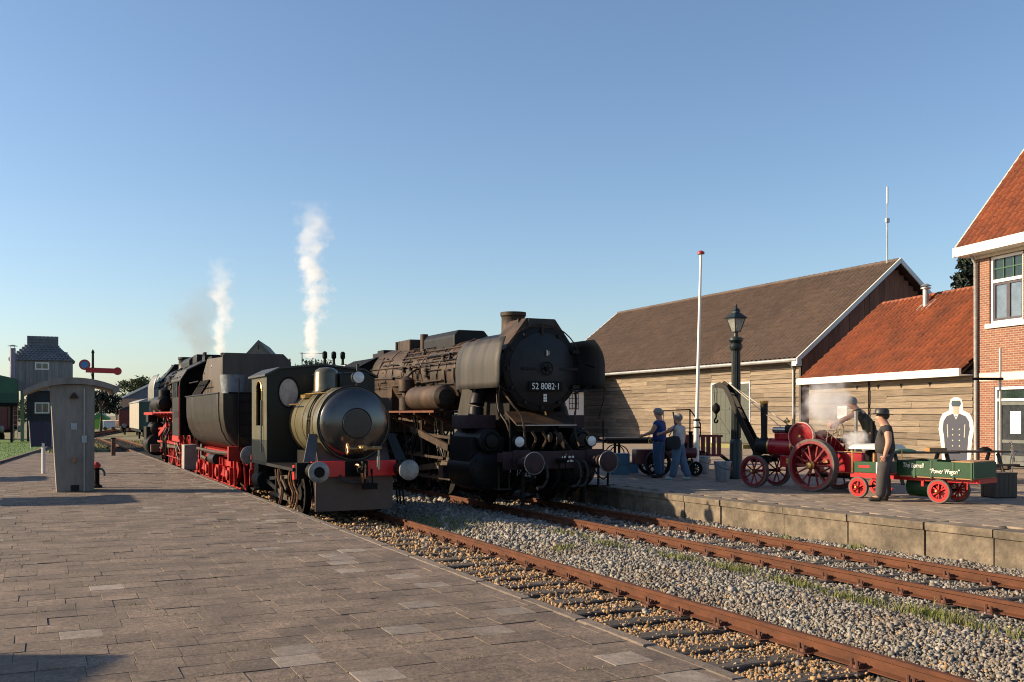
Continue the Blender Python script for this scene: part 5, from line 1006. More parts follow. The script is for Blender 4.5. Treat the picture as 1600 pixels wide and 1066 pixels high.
textobj('side_lettering', 'The Burrell', .125, LETTER, gw, TR(-.445, .47, .69, -R(90), R(90)), .002, shear=.15, sx=.72); textobj('side_lettering', '“Power Wagon”', .125, LETTER, gw, TR(-.445, -.14, .60, -R(90), R(90)), .002, shear=.15, sx=.68)
cb_ = B().box(-.36, .36, 1.2, 1.76, .5, .72).build('cab_panel', GREENW, gw, bevel=.01); B().box(-.364, -.36, 1.42, 1.66, .60, .65).build('panel_flash', REDW, cb_); B().box(-.35, .35, 1.2, 1.76, .4, .5).build('cab_base', REDW, gw); B().box(-.365, -.36, 1.2, 1.28, .5, .72).build('corner_panel', WHITE, cb_)
B().prism([(-.42,1.0),(-.3,1.05),(0,1.08),(.3,1.05),(.42,1.0),(.42,.97),(-.42,.97)], 'y', 1.1, 1.84).build('canopy', WHITE, gw)
for x_, y_ in ((-.36,1.8),(.36,1.8),(-.36,1.15),(.36,1.15)): B().tube([(x_,y_,.5),(x_,y_,1.0)], .012).build('canopy_post', BRASS, gw)
B().lathe([(.02,.72),(.14,.74),(.14,.92),(.04,.95),(.04,1.5),(.05,1.52)], (.05,1.6,0), 'z', 18).build('vertical_boiler', BLKM, gw); B().cyl((-.2,1.4,.72), (-.2,1.4,.9), .05).cyl((-.1,1.3,.72), (-.1,1.3,.88), .04).cyl((.2,1.35,.72),(.2,1.35,.9),.05).build('engine_fitting', COPPER, gw)
B().tube([(-.1,1.88,.9),(-.1,1.88,1.72)], .035, 10).build('exhaust_stack', STEEL, gw)
B().lathe([(.02,.2),(.2,.22),(.2,.75),(.02,.77)], (0,0,.28), 'y', 20).build('water_tank', GREENW, gw); B().bar((-.3,.35,.3), (-.3,.35,.42), .05, .05).bar((-.25,1.0,.2), (-.3,1.4,.4), .03, .05).bar((-.3,-.5,.28),(-.3,-.5,.42),.02,.02).build('support_bar', REDW, gw)
ls = B()
for k in range(4): ls.box(-.34, -.30, -.3+.06*k, .3-.06*k, .30+.022*k, .318+.022*k)
ls.build('leaf_spring', BLKM, gw)
# --- dark miniature engine behind the couple
de = thing('miniature_engine', 'dark maroon miniature traction engine standing behind the couple', 'traction engine', at(1022, 26.8), -YAW - R(82))
DM = mat('dark_maroon', (.09,.012,.014), .35, coat=.2)
for s_ in (-1, 1):
    road_wheel(de, s_*.36, 0, .36, .12, 12, BLKM, BLKM, RUBBER, BRASS, s_, ty=.03); road_wheel(de, s_*.3, 1.05, .2, .08, 10, BLKM, BLKM, RUBBER, BRASS, s_, ty=.02)
B().lathe([(.02,.2),(.15,.22),(.15,1.15),(.02,1.17)], (0,0,.62), 'y', 22).build('boiler', DM, de); B().lathe([(.07,.75),(.05,.8),(.05,1.15),(.07,1.18),(.05,1.2)], (0,1.02,0), 'z', 14).build('chimney', BLKM, de)
B().box(-.25, .25, -.55, .22, .32, .72).build('tender', DM, de, bevel=.02); B().lathe([(.02,-.02),(.18,-.02),(.18,.02),(.02,.02)], (.3,.3,.86), 'x', 26).build('flywheel', BLKM, de); B().cyl((-.34,0,.36),(.34,0,.36),.03).cyl((-.28,1.05,.2),(.28,1.05,.2),.02).build('axle', BLKM, de); B().box(-.09,.09,.55,.9,.75,.9).cyl((.3,.3,.86),(-.2,.3,.86),.02).build('cylinder_block', BLKM, de); B().torus((-.1,-.1,.98), .1, .01, 'y').tube([(-.1,-.1,.98),(-.1,.2,.7)], .01).build('steering_wheel', BRASS, de)
for k, (px, D) in enumerate(((968, 27.5), (982, 28.2))):
    cr_ = thing('crate', ('two stacked pale blue crates' if k == 0 else 'pale blue crate with green lid') + (' next to the locomotive buffer' if k == 0 else ' in front of the dark miniature engine'), 'crate', at(px, D), -YAW)
    for z in ((0, .28) if k == 0 else (0,)):
        c_ = B(); c_.box(-.26,.26,-.19,.19,z,z+.02)
        for a in ((-.26,-.24,-.19,.19), (.24,.26,-.19,.19), (-.24,.24,-.19,-.17), (-.24,.24,.17,.19)): c_.box(*a, z+.02, z+.27)
        c_.build('crate_box', LBLUE, cr_, smooth=0)
    B().box(-.27,.27,-.2,.2, (.275 if k else .555), (.30 if k else .58)).build('lid', mat('muted_green_lid', (.05,.14,.03), .6) if k else LBLUE, cr_)
# --- long trolley, cart, buckets
tr = thing('platform_trolley', 'long flat luggage trolley with iron end frame in front of shed', 'trolley', at(1020, 33.), -YAW + R(4))
for k in range(5): B().box(-1.7, 1.45, -.5+.2*k, -.31+.2*k, .84, .90).build('deck_plank', DWOOD, tr, smooth=0)
B().box(-1.6, 1.4, -.45, -.4, .7, .84).box(-1.6, 1.4, .4, .45, .7, .84).build('deck_frame', BLKM, tr, smooth=0)
ef = B().tube([(.35,0,.9),(.35,0,1.78),(1.25,0,1.82),(1.6,0,1.35),(1.6,0,.9)], .025).tube([(.7,0,.9),(.75,0,1.3),(.68,0,1.75)], .025).tube([(1.25,0,1.82),(1.25,0,.9)], .025).tube([(.35,0,1.2),(1.6,0,1.2)], .015); ef.build('end_frame', BLKM, tr)
for x in (-1.2, 1.0):
    for y in (-.4, .4): B().lathe([(.3,-.03),(.33,-.03),(.33,.03),(.3,.03)], (x,y,.33), 'y', 24, True).lathe([(.02,-.04),(.05,-.04),(.05,.04),(.02,.04)], (x,y,.33), 'y', 10).bar((x-.3,y,.33),(x+.3,y,.33),.03,.03).bar((x,y,.03),(x,y,.63),.03,.03).box(x-.04,x+.04,y-.02,y+.02,.33,.75).build('wheel', BLKM, tr)
for k in range(2): B().box(-1.5+.9*k, -1.0+.9*k, -.25, .2, .9, 1.2).build('wooden_case', DWOOD, tr, bevel=.01) if False else None
ct = thing('hand_cart', 'dark red slatted hand cart standing before the shed door', 'cart', at(1096, 30.), -YAW)
for k in range(7): B().box(-.55+.16*k, -.43+.16*k, -.3, -.27, .45, 1.02).build('side_slat', WAGR, ct, smooth=0)
B().box(-.6, .6, -.3, .35, .40, .46).box(-.58, .58, -.31, -.26, .98, 1.04).box(-.58,.58,.3,.34,.98,1.04).build('cart_bed', WAGR, ct, smooth=0); B().bar((.55,-.2,.45), (1.1,-.2,.02), .05, .06).bar((.55,.2,.45), (1.1,.2,.02), .05, .06).build('shaft', BLKM, ct)
for y in (-.36, .4): B().lathe([(.25,-.02),(.29,-.02),(.29,.02),(.25,.02)], (-.1,y,.29), 'y', 22, True).bar((-.37,y,.29),(.17,y,.29),.03,.03).bar((-.1,y,.03),(-.1,y,.55),.03,.03).box(-.14,-.06,y-.03,y+.03,.29,.42).build('wheel', BLKM, ct)
for px, py, lab in ((1098, 740, 'grey metal tub beside the flagpole foot'), (1129, 752, 'grey metal bucket in front of the dark green lamp post')):
    bx = thing('bucket', lab, 'bucket', gnd(px, py), group='metal buckets'); B().lathe([(.155,0),(.16,.01),(.21,.46),(.225,.47),(.225,.49),(.2,.48),(.15,.03)], n=24).build('body', GALV, bx); B().tube(smooth_path([(-.21,0,.45),(-.15,-.18,.34),(0,-.26,.3),(.15,-.18,.34),(.21,0,.45)]), .01).build('handle', STEELD, bx)
# --- picnic tables, box, cutout, chair, pole
def picnic(label, px, D, rz):
    t = thing('picnic_table', label, 'table', at(px, D), rz, group='dark wooden picnic tables')
    for k in range(5): B().box(-.9, .9, -.36+.145*k, -.225+.145*k, .72, .76).build('top_board', DWOOD, t, smooth=0)
    for y in (-.75, .62): B().box(-.9, .9, y, y+.13, .42, .46).build('bench_board', DWOOD, t, smooth=0)
    for x in (-.65, .65): B().bar((x,-.2,.7), (x,-.6,0), .05, .09).bar((x,.2,.7), (x,.6,0), .05, .09).bar((x+.03,-.7,.38), (x+.03,.7,.38), .05, .08).build('leg', DWOOD, t, smooth=0)
    return t
p1 = picnic('dark wooden picnic table behind the front half of wagon', 1432, 24.0, -YAW + R(6)); p2 = picnic('dark wooden picnic table at the feet of the figure cutout', 1512, 24.6, -YAW + R(3))
for (px, D, nm, lab, cat, dims, m) in ((1415, 23.9, 'folded_tarpaulin', 'folded dark green tarpaulin lying on picnic table', 'tarpaulin', (.5,.3,.06), GREENS), (1462, 24.0, 'wooden_tray', 'yellow wooden tray on the end of picnic table', 'tray', (.42,.3,.09), WOODT), (1540, 24.5, 'dark_bag', 'dark bag left on the end of second picnic table', 'bag', (.3,.22,.08), BLKM)):
    b = B(); c_ = at(px, D); w, d, h = dims
    if nm == 'wooden_tray':
        b.box(-w/2,w/2,-d/2,d/2,0,.015).box(-w/2,-w/2+.02,-d/2,d/2,.015,h).box(w/2-.02,w/2,-d/2,d/2,.015,h).box(-w/2+.02,w/2-.02,-d/2,-d/2+.02,.015,h).box(-w/2+.02,w/2-.02,d/2-.02,d/2,.015,h)
    else: b.grid([[(w/2*math.copysign(abs(math.cos(a))**.5, math.cos(a))*math.cos(e), d/2*math.copysign(abs(math.sin(a))**.5, math.sin(a))*math.cos(e), h*(.02+.98*math.sin(e))*(1+.25*math.sin(3*a+px))) for a in np.linspace(0, 2*math.pi, 19)] for e in np.linspace(0, math.pi/2, 6)])
    tag(b.build(nm, m, None, (*c_, .762), -YAW), lab, cat)
bx = thing('wooden_box', 'dark brown slatted wooden box behind the tail of wagon', 'box', gnd(1560, 777), -YAW + R(12)); bx.scale = (.85,)*3; 
for k in range(5): B().box(-.29+.117*k, -.29+.117*k+.11, -.27, -.25, .02, .56).build('slat', DWOOD, bx, smooth=0); B().box(-.29, -.27, -.25+.1*k, -.16+.1*k, .02, .56).build('slat', DWOOD, bx, smooth=0)
B().box(-.27, .285, -.25, .25, .0, .53).build('box_body', DARKIN, bx, smooth=0); B().box(-.3, .3, -.28, .26, .56, .59).build('lid', DWOOD, bx, smooth=0)
co_ = at(1494, 30.5); cu = thing('figure_cutout', 'flat painted cutout of uniformed figure with white outline against boards', 'cutout', co_, AO - math.pi/2 + R(0) , None); cu.rotation_euler = (0, 0, -YAW - R(42))
def half2(pts): return pts + [(-x, z) for x, z in pts[::-1]]
out = half2([(.40,0),(.43,.5),(.47,.9),(.52,1.2),(.48,1.5),(.40,1.68),(.2,1.78),(.2,1.95),(.16,2.12),(.06,2.18)]); B().prism(out, 'y', -.01, .012).build('outline_board', WHITE, cu, smooth=0)
uni = half2([(.30,0),(.33,.6),(.36,1.0),(.40,1.2),(.37,1.45),(.28,1.6),(.1,1.68)]); B().prism(uni, 'y', -.014, -.0102).build('uniform_paint', mat('slate_blue_paint', (.055,.06,.085), .6, var=.08), cu, smooth=0)
B().prism(half2([(.06,1.64),(.085,1.75),(.09,1.9),(.05,1.97)]), 'y', -.0145, -.0102).build('face_paint', mat('pale_face_paint', (.5,.38,.27), .7), cu, smooth=0); B().prism(half2([(.11,1.9),(.14,1.98),(.12,2.08)]), 'y', -.0165, -.0147).build('cap_paint', mat('teal_cap_paint', (.03,.06,.075), .6), cu, smooth=0)
B().prism([(0,1.5),(.075,1.66),(-.075,1.66)], 'y', -.0165, -.0142).build('collar_paint', WHITE, cu, smooth=0); B().prism([(0,1.56),(.025,1.6),(0,1.64),(-.025,1.6)], 'y', -.018, -.0166).build('bow_tie', NAVY, cu, smooth=0)
for k, xs in enumerate((-.1, .1)):
    for j in range(4): B().lathe([(.001,-.0175),(.02,-.0165),(.02,-.0142)], (xs, 0, 1.2-.17*j), 'y', 10).build('button', CREAM, cu)
for s_ in (-1, 1): B().bar((s_*.24,-.0145,.95), (s_*.26,-.0145,1.35), .003, .02).build('arm_line', CREAM, cu)
B().bar((.25,.02,1.2), (.25,.6,0), .04, .03).bar((-.25,.02,1.2), (-.25,.6,0), .04, .03).build('stand', DWOOD, cu)
ch = thing('chair', 'silver tube chair in front of the brick house door', 'chair', at(1600, 25.5), -YAW + R(70))
cc = B().tube(smooth_path([(-.25,-.25,0),(-.24,-.2,.45),(-.23,.0,.68),(-.23,.22,.68),(-.23,.28,.5),(-.23,.3,0)]), .014).tube(smooth_path([(.25,-.25,0),(.24,-.2,.45),(.23,.0,.68),(.23,.22,.68),(.23,.28,.5),(.23,.3,0)]), .014).tube(smooth_path([(-.22,.24,.45),(-.22,.3,.9),(0,.32,.95),(.22,.3,.9),(.22,.24,.45)]), .014); cc.build('frame', STEEL, ch)
for k in range(6): B().box(-.22,.22,-.2+.075*k,-.14+.075*k,.44,.455).build('seat_slat', STEEL, ch, smooth=0)
for k in range(3): B().box(-.2,.2,.28,.29,.62+.09*k,.68+.09*k).build('back_slat', STEEL, ch, smooth=0)
po = thing('steel_post', 'slender grey steel post with crossbar near brick house corner', 'post', at(1563, 29.8), -YAW)
B().tube([(0,0,0),(0,0,3.65)], .035, 10).build('pole', ZINC, po); B().cyl((0,0,0),(0,0,1.5), .05, n=10).build('sleeve', ZINC, po); B().box(-.85,.08,-.04,.04,2.68,2.76).build('crossbar', BLKM, po); B().lathe([(.25,0),(.25,.03),(.06,.05)], n=16).build('foot', BLKM, po)
# ---------------------------------------------------------------- left platform things
def shelter(label, loc, detail=True):
    t = thing('concrete_shelter', label, 'shelter', loc, 0)
    B().add([(-.34,-.18,0),(.40,-.18,0),(.40,.5,0),(-.34,.5,0),(-.47,-.2,2.3),(.41,-.2,2.3),(.41,.55,2.3),(-.47,.55,2.3)], [(0,3,2,1),(4,5,6,7),(0,1,5,4),(1,2,6,5),(2,3,7,6),(3,0,4,7)]).build('pillar', CONP, t, smooth=0, bevel=.02)
    arc = [(x, 2.44 - .29*(x/1.0)**2*(1 if x < 0 else .85)) for x in np.linspace(-.98, .84, 15)]
    B().prism(arc + [(x*.99, z - .10 - .04*(1-abs(x))) for x, z in arc[::-1]], 'y', -.3, 1.7).build('canopy', CONP, t, smooth=30); B().prism([(.76,2.20),(.88,2.30),(.92,2.28),(.88,2.14),(.8,2.10)], 'y', -.32, 1.7).build('canopy_lip', CONP, t, smooth=0)
    if detail:
        B().tube([(.2,-.215,.0),(.2,-.23,2.2)], .014).build('conduit', ZINC, t); B().box(.15,.25,-.235,-.2,1.05,1.2).build('junction_box', GALV, t); B().box(-.3,-.05,-.222,-.2,1.55,1.85).build('notice_plate', WHITE, t) if False else None; B().lathe([(.09,0),(.03,.1),(.02,.12)], (0,-.25,2.0), 'z', 10).build('wall_lamp', SOOT, t); B().box(-.06,.06,-.215,-.2,1.33,1.47).cyl((0,-.2,1.4),(0,-.24,1.4),.02).build('socket_plate', GALV, t); B().cyl((0,-.19,.68),(0,-.3,.68),.03).tube([(-.08,-.28,.72),(.08,-.28,.72)], .015).tube([(0,-.3,.68),(0,-.34,.62)], .02).build('tap', COPPER, t); B().box(-.06,.1,-.2,-.185,.02,.15).build('hatch', DARKIN, t)
    return t
shelter('concrete pillar shelter with curved cantilever roof on the near platform', (.71, 23.35, 0)); 
shelter('added concrete shelter off the edge of view, put there to shade the paving', (-4.4, 22.7, 0), False); shelter('second added shelter off the edge of view by the lawn, put there for its shadow', (-5.9, 30.3, 0), False)  # unseen shelters added only to cast shadow bands over the paving
kx = at(800 - 10.2/6.0*F_PX, 6.0); kq = thing('shadow_kiosk', 'added wooden kiosk outside the view, put there to shade the near corner', 'kiosk', (CY_*-12.3 + SY_*4.4, CY_*4.4 + SY_*12.3, 0), -YAW)  # unseen kiosk added as caster of the near corner shadow
B().box(-1.7, 1.7, -2.4, 2.35, 0, 2.9).build('wall', BOARD, kq, smooth=0); B().box(-1.95, 1.95, -2.6, 2.45, 2.9, 3.05).build('roof', TILEB, kq, smooth=0); B().box(1.69, 1.72, -.5, .4, 0, 2.1).build('door', GDOOR, kq, smooth=0)
hp = thing('standpipe', 'small red capped hand pump at the foot of concrete shelter', 'pump', gnd(151, 762)); B().lathe([(.12,0),(.12,.04),(.06,.08),(.06,.4),(.08,.42),(.02,.46)], n=14).build('body', BLKM, hp); B().lathe([(.02,.44),(.08,.45),(.09,.52),(.03,.58)], n=12).build('cap', SIGRED, hp); B().tube(smooth_path([(0,0,.4),(.1,-.02,.42),(.16,-.03,.34),(.16,-.03,.26)]), .025).tube([(0,0,.3),(-.1,0,.12)], .02).build('spout', mat('teal_iron', (.02,.09,.1), .5), hp)
ps = thing('information_sign', 'navy information panels on a white post behind the concrete shelter', 'sign', gnd(68, 740), -YAW + R(10)); B().cyl((0,0,0),(0,0,.85), .05, n=12).build('post', WHITE, ps); B().box(-.02,.22,-.03,-.01,.75,1.45).build('panel', NAVY, ps); B().add([(-.04,-.03,.75),(-.3,-.12,.75),(-.3,-.12,1.45),(-.04,-.03,1.45),(-.04,-.01,.75),(-.3,-.10,.75),(-.3,-.10,1.45),(-.04,-.01,1.45)], [(0,1,2,3),(4,7,6,5),(0,4,5,1),(1,5,6,2),(2,6,7,3),(3,7,4,0)]).build('panel', NAVY, ps, smooth=0); B().box(.22,.25,-.035,-.005,.75,1.45).bar((-.3,-.11,.7),(-.34,-.14,1.47),.02,.02).build('panel_edge', ZINC, ps)
sg = thing('semaphore_signal', 'red semaphore signal arm with blue spectacle above the concrete shelter', 'signal', at(145, 45.), -R(4))
B().cyl((0,.08,0), (0,.08,4.45), .07, .05, 10).cyl((0,.08,4.45),(0,.08,4.6),.08,.02,10).build('mast', BLKM, sg)
B().add([(-.3,-.02,3.55),(1.0,-.02,3.52),(1.0,-.02,3.75),(-.3,-.02,3.78),(-.3,.02,3.55),(1.0,.02,3.52),(1.0,.02,3.75),(-.3,.02,3.78)], [(0,1,2,3),(4,7,6,5),(0,4,5,1),(3,2,6,7)]).lathe([(.01,-.025),(.18,-.025),(.18,.025),(.01,.025)], (1.04,0,3.63), 'y', 20).lathe([(.17,-.03),(.24,-.03),(.24,.03),(.17,.03)], (-.34,0,3.9), 'y', 20, True).build('arm', SIGRED, sg); B().lathe([(.01,-.01),(.17,-.01),(.17,.01),(.01,.01)], (-.34,0,3.9), 'y', 18).build('spectacle_glass', mat('blue_signal_glass', (.02,.16,.42), .15), sg)
B().tube([(0,.08,3.2),(-.12,0,3.7)], .012).box(-.06,.06,.0,.1,3.55,3.8).build('arm_bracket', BLKM, sg)
pb = thing('bollard', 'short brown wooden post at the end of the platform', 'post', gnd(177, 712)); B().box(-.08,.08,-.08,.08,0,.68).build('post_body', mat('brown_post', (.10,.06,.04), .8), pb, bevel=.015); B().box(-.09,.09,-.09,.09,.68,.72).build('post_top', BLKM, pb)
# --- kiln-shaped tower house
tw = thing('timber_tower', 'grey timber tower house with tiled roof turret beyond the lawn', 'tower', at(66, 61.), -R(1)); RT3 = 1.72
B().box(-.85, 1.6, .2, 3.2, 0, 3.15).build('lower_wall', DKTAR, tw, smooth=0)
B().box(-RT3+.02, RT3-.02, .02, 3.4, 3.15, 5.0).build('upper_wall', DKTAR, tw, smooth=0)
for k in range(17): x = -RT3 + k*.2024; B().box(x+.004, x+.198, -.012-.006*(k % 2), .02, 3.1, 5.0).build('wall_board', GREYB, tw, smooth=0)
for k in range(12): x = -.85 + k*.204; B().box(x+.004, x+.2, .18, .2, 1.6, 3.14).build('lower_board', DKTAR, tw, smooth=0)
hz = [(-1.85,-.12,4.95),(1.85,-.12,4.95),(1.85,3.5,4.95),(-1.85,3.5,4.95),(-.86,1.0,5.95),(.88,1.0,5.95),(.88,2.4,5.95),(-.86,2.4,5.95)]; rfo = B().add(hz, [(0,1,5,4),(1,2,6,5),(2,3,7,6),(3,0,4,7),(0,3,2,1)]).box(-.86,.88,1.0,2.4,5.95,6.45).build('roof', TILEG, tw, smooth=0)
tg = tile_mesh('tile_grey', TILEG, .22, .2, .02, 4); Ms = []; sl_a = math.atan2(1.0, 1.12); 
for r_ in range(7):
    v = r_*.214; hw = 1.85 - v/1.5*.98
    for c_ in range(int(2*hw/.22)): Ms.append(TR(-hw + .11 + c_*.22, -.12 + v*math.cos(sl_a), 4.97 + v*math.sin(sl_a), 0, sl_a))
for r_ in range(3):
    for c_ in range(8): Ms.append(TR(-.75 + c_*.22, .985, 5.95 + r_*.18, 0, R(80)))
pieces('roof_tile', [tg], Ms, rfo, 200, frame_M(at(66, 61.), -R(1)))
def win(t, x0, x1, z0, z1, y=-.03):
    w = B().box(x0, x0+.07, y-.02, y+.03, z0, z1).box(x1-.07, x1, y-.02, y+.03, z0, z1).box(x0+.07, x1-.07, y-.02, y+.03, z0, z0+.07).box(x0+.07, x1-.07, y-.02, y+.03, z1-.07, z1).box((x0+x1)/2-.02, (x0+x1)/2+.02, y-.015, y+.02, z0+.07, z1-.07).build('window', WHITE, t, smooth=0); B().box(x0+.07, x1-.07, y, y+.01, z0+.07, z1-.07).build('pane', GLASS, w)
win(tw, -.4, .38, 4.4, 4.85); win(tw, -.42, .4, 1.72, 2.4, .17)
ld = B(); 
for x in (-1.6, -1.35): ld.tube([(x,.1,0),(x,.1,3.1)], .02)
for z in np.arange(.2, 3.1, .28): ld.tube([(-1.6,.1,z),(-1.35,.1,z)], .014)
ld.build('ladder', mat('pale_pink_ladder', (.5,.35,.3), .7), tw); B().box(-1.2,-1.0,.1,.3,0,3.12).build('corner_post', mat('mossy_post', (.16,.2,.12), .8), tw); B().box(1.62,1.72,.1,.3,0,3.12).build('corner_post', DKTAR, tw)
gs = thing('green_shed', 'dark green open shed with tall metal flue at the picture edge', 'shed', at(-24, 58.), 0)
B().prism([(-2.4,2.9),(-.6,4.3),(1.7,3.75),(1.72,2.9)], 'y', 0, 5).build('gable', GREENS, gs, smooth=0); B().box(-2.4,1.72,-.03,5,2.35,2.9).build('fascia', mat('deep_green_band', (.012,.05,.035), .6), gs, smooth=0); B().box(-2.4,1.7,.0,5,2.15,2.35).build('black_band', BLKM, gs)  # matt black band below the green fascia
for x in (-2.2, .55, 1.4):
    for y in (.2, 4.6): B().box(x-.07,x+.07,y-.07,y+.07,0,2.2).build('post', BLKM, gs)
flu = B().cyl((1.45,.6,3.4),(1.45,.6,5.6),.16,n=14).build('flue', mat('bluish_flue', (.16,.15,.2), .4, metal=.5), gs); B().cyl((1.45,.6,5.72),(1.45,.6,5.8),.3,.06,12).tube([(1.35,.6,5.6),(1.35,.6,5.74)],.015).tube([(1.55,.6,5.6),(1.55,.6,5.74)],.015).build('cowl', mat('cowl_dark', (.1,.1,.12), .5), flu)
# --- rolling stock and buildings far off
def wagon(label, px, D, z, w, l, h, m, rz=0, roof=None, name='goods_wagon'):
    t = thing(name, label, 'wagon', (*at(px, D), z), rz); B().box(-w/2,w/2,0,l,.95,h).build('body', m, t, smooth=0)
    st_ = B()
    for s_ in (-1, 1):
        for k in range(7): st_.box(s_*w/2-.03, s_*w/2+.03, l*k/6-.04, l*k/6+.04, .95, h)
    for k in range(4): st_.box(-w/2+w*k/3-.04, -w/2+w*k/3+.04, -.03, .0, .95, h)
    st_.build('stanchion', m, t, smooth=0); arc = [(x*w/2*1.05, h + .35*(1-x*x)) for x in np.linspace(-1,1,11)]
    if roof: B().prism(arc + [(-w/2*1.05, h-.05)][::-1], 'y', -.1, l+.1).build('roof', roof, t)
    B().box(-w/2+.1,w/2-.1,.05,l,.75,.95).build('underframe', BLKM, t, smooth=0)
    for y in (l*.2, l*.8):
        for s_ in (-1, 1): B().lathe([(.02,-.06),(.46,-.06),(.46,.06),(.02,.06)], (s_*.75,y,.46), 'x', 20).box(s_*.95-.06,s_*.95+.06,y-.2,y+.2,.3,.75).build('wheel', BLKM, t)
    for s_ in (-1, 1): buffer(t, s_*.875, 1.0, -.55, BUFG, BLKM, back=.5)
    return t
wagon('oxide red goods wagon on siding beyond the red wheeled locomotive', 208, 104, -.5, 2.5, 8, 2.7, WAGR, -R(3), DKTAR)
wagon('second oxide red wagon beside the far hall doors', 226, 118, -.5, 2.5, 8, 3.1, WAGR, -R(3), DKTAR)
cg = wagon('green and cream passenger carriage partly hidden by the red wheeled locomotive', 247, 80, -.5, 2.8, 12, 3.2, mat('carriage_green', (.02,.06,.045), .5), -R(1), mat('dull_carriage_roof', (.25,.25,.25), .6), 'passenger_carriage'); B().box(-1.43,-1.405,.3,11.7,1.0,3.1).box(-.7,.7,-.02,-.003,1.0,3.1).build('cream_panel', mat('dull_cream', (.26,.23,.18), .6), cg, smooth=0)
wagon('dark red wagon standing under the green shed', 6, 66, -.3, 2.5, 5, 2.6, WAGR, -YAW + R(80))
hl = thing('engine_hall', 'long hall with pale roof edge and grey gable behind red wagons', 'building', (*at(188, 128), -.5), -R(8)); B().box(0,11,0,18,0,4.2).build('wall', mat('warm_plaster', (.42,.25,.17), .8), hl, smooth=0); B().prism([(-.3,4.1),(5.5,7.0),(11.3,4.1)], 'y', .1, 18).build('gable', mat('grey_gable', (.11,.12,.15), .7), hl, smooth=0); B().prism([(-.5,4.05),(5.5,7.15),(11.5,4.05),(11.5,3.85),(5.5,6.9),(-.5,3.85)], 'y', -.15, .1).build('verge', WHITE, hl, smooth=0); B().prism([(-.5,4.12),(5.5,7.2),(5.5,7.1),(-.5,4.0)], 'y', .1, 18.1).build('roof', ZINC, hl, smooth=0); B().box(1,3.4,-.03,.02,0,3.2).build('door', WAGR, hl); B().box(4.2,6.6,-.03,.02,0,3.2).build('door', WAGR, hl)
cv = thing('trailer', 'blue and white covered trailer parked on far grass', 'trailer', (*at(171, 136), -.5), -YAW); B().box(-.9,.8,0,2.4,.3,1.25).build('body', mat('pale_tarp_blue', (.25,.36,.48), .6), cv, bevel=.06); B().box(-.95,.85,-.05,2.45,1.25,1.38).build('cover', WHITE, cv, bevel=.05); 
for x in (-.6, .5): B().cyl((x,-.02,.25),(x,.15,.25),.25,n=14).build('wheel', RUBBER, cv)
gh = thing('green_hut', 'lime green hut with darker green roof in the distance', 'hut', (*at(156, 150), -.5), -YAW + R(15)); B().box(-1.3,1.1,0,3,0,1.6).build('wall', LIMEG, gh, smooth=0); B().prism([(-1.5,1.5),(-.1,2.5),(1.3,1.5)], 'y', -.15, 3.1).build('roof', mat('leaf_green_roof', (.02,.17,.05), .5), gh, smooth=0)
gb = thing('gabled_building', 'grey gabled roof rising behind the tender bunker', 'building', (*at(404, 88), -.5), -YAW + R(8)); B().box(-3,3,0,10,0,5).build('wall', DKTAR, gb, smooth=0); B().prism([(-3.3,5),(0,8.75),(3.3,5)], 'y', -.2, 10).build('roof', mat('olive_grey_roof', (.10,.10,.08), .7), gb, smooth=0); B().prism([(-2.9,5),(0,8.3),(2.9,5)], 'y', -.26, -.19).build('gable', mat('gable_grey_wood', (.14,.125,.11), .8), gb, smooth=0); B().tube([(.0,-.3,8.3),(.0,-.3,7.9)], .06).build('finial', BLKM, gb)
ae = thing('roof_aerial', 'thin roof aerial with crossbar behind the olive locomotive', 'aerial', (*at(472, 60), -.5)); B().tube([(0,0,0),(0,0,5.9)], .03).tube([(-.15,0,5.85),(1.2,-.3,5.85)], .02).build('aerial_mast', BLKM, ae)
# --- trees
def tree(label, xy, z0, h, rx, m, n=2600, clumps=26, leaf=.16, conifer=False, name='tree', zb=.3):
    t = thing(name, label, 'tree', (*xy, z0)); r = random.Random(int(xy[0]*100)); b = B().tube([(0,0,0),(.1,.05,h*.3),(.0,0,h*.62),(.05,0,h*.95)], [h*.035, h*.026, h*.016, h*.004], 8); C = []
    for k in range(clumps):
        if conifer: v = (k+.5)/clumps; a = k*2.4; rr = rx*(1-v)*.75 + .1; c = Vector((rr*math.cos(a), rr*math.sin(a), h*(.08+.9*v) - rr*.18)); R_ = rx*.38*(1-v*.7)
        else: a = r.uniform(0, 2*math.pi); e = r.uniform(-.7, 1.2); q = r.uniform(.45, 1.)**.5; c = Vector((rx*q*math.cos(a)*math.cos(e), rx*q*math.sin(a)*math.cos(e), h*(zb+1)/2 + h*(1-zb)/2*q*math.sin(e)*.95)); R_ = rx*r.uniform(.22, .38)
        C.append((c, R_)); 
        if k % 2 == 0: b.tube([(0,0,min(c.z*.75, h*.85)), tuple(c*.6 + Vector((0,0,c.z*.35))), tuple(c)], [h*.012, h*.008, h*.003], 5)
    b.build('trunk', BARK, t); per = n//clumps; P = []
    for c, R_ in C: d = rng.normal(size=(per, 3)); d /= np.linalg.norm(d, axis=1)[:, None]; P.append(np.array(c) + d*R_*rng.uniform(.3, 1.1, (per, 1))*np.array([1, 1, .55 if conifer else .8]))
    P = np.concatenate(P); nn = len(P); u = rng.normal(size=(nn, 3)); u /= np.linalg.norm(u, axis=1)[:, None]; v = np.cross(u, rng.normal(size=(nn, 3))); v /= np.linalg.norm(v, axis=1)[:, None]; s_ = leaf*rng.uniform(.6, 1.3, (nn, 1))
    V = np.stack([P - u*s_, P + v*s_*.5, P + u*s_, P - v*s_*.5], 1).reshape(-1, 3); link('crown', np_mesh('crown', V, np.arange(nn*4).reshape(-1, 4), m), t); return t
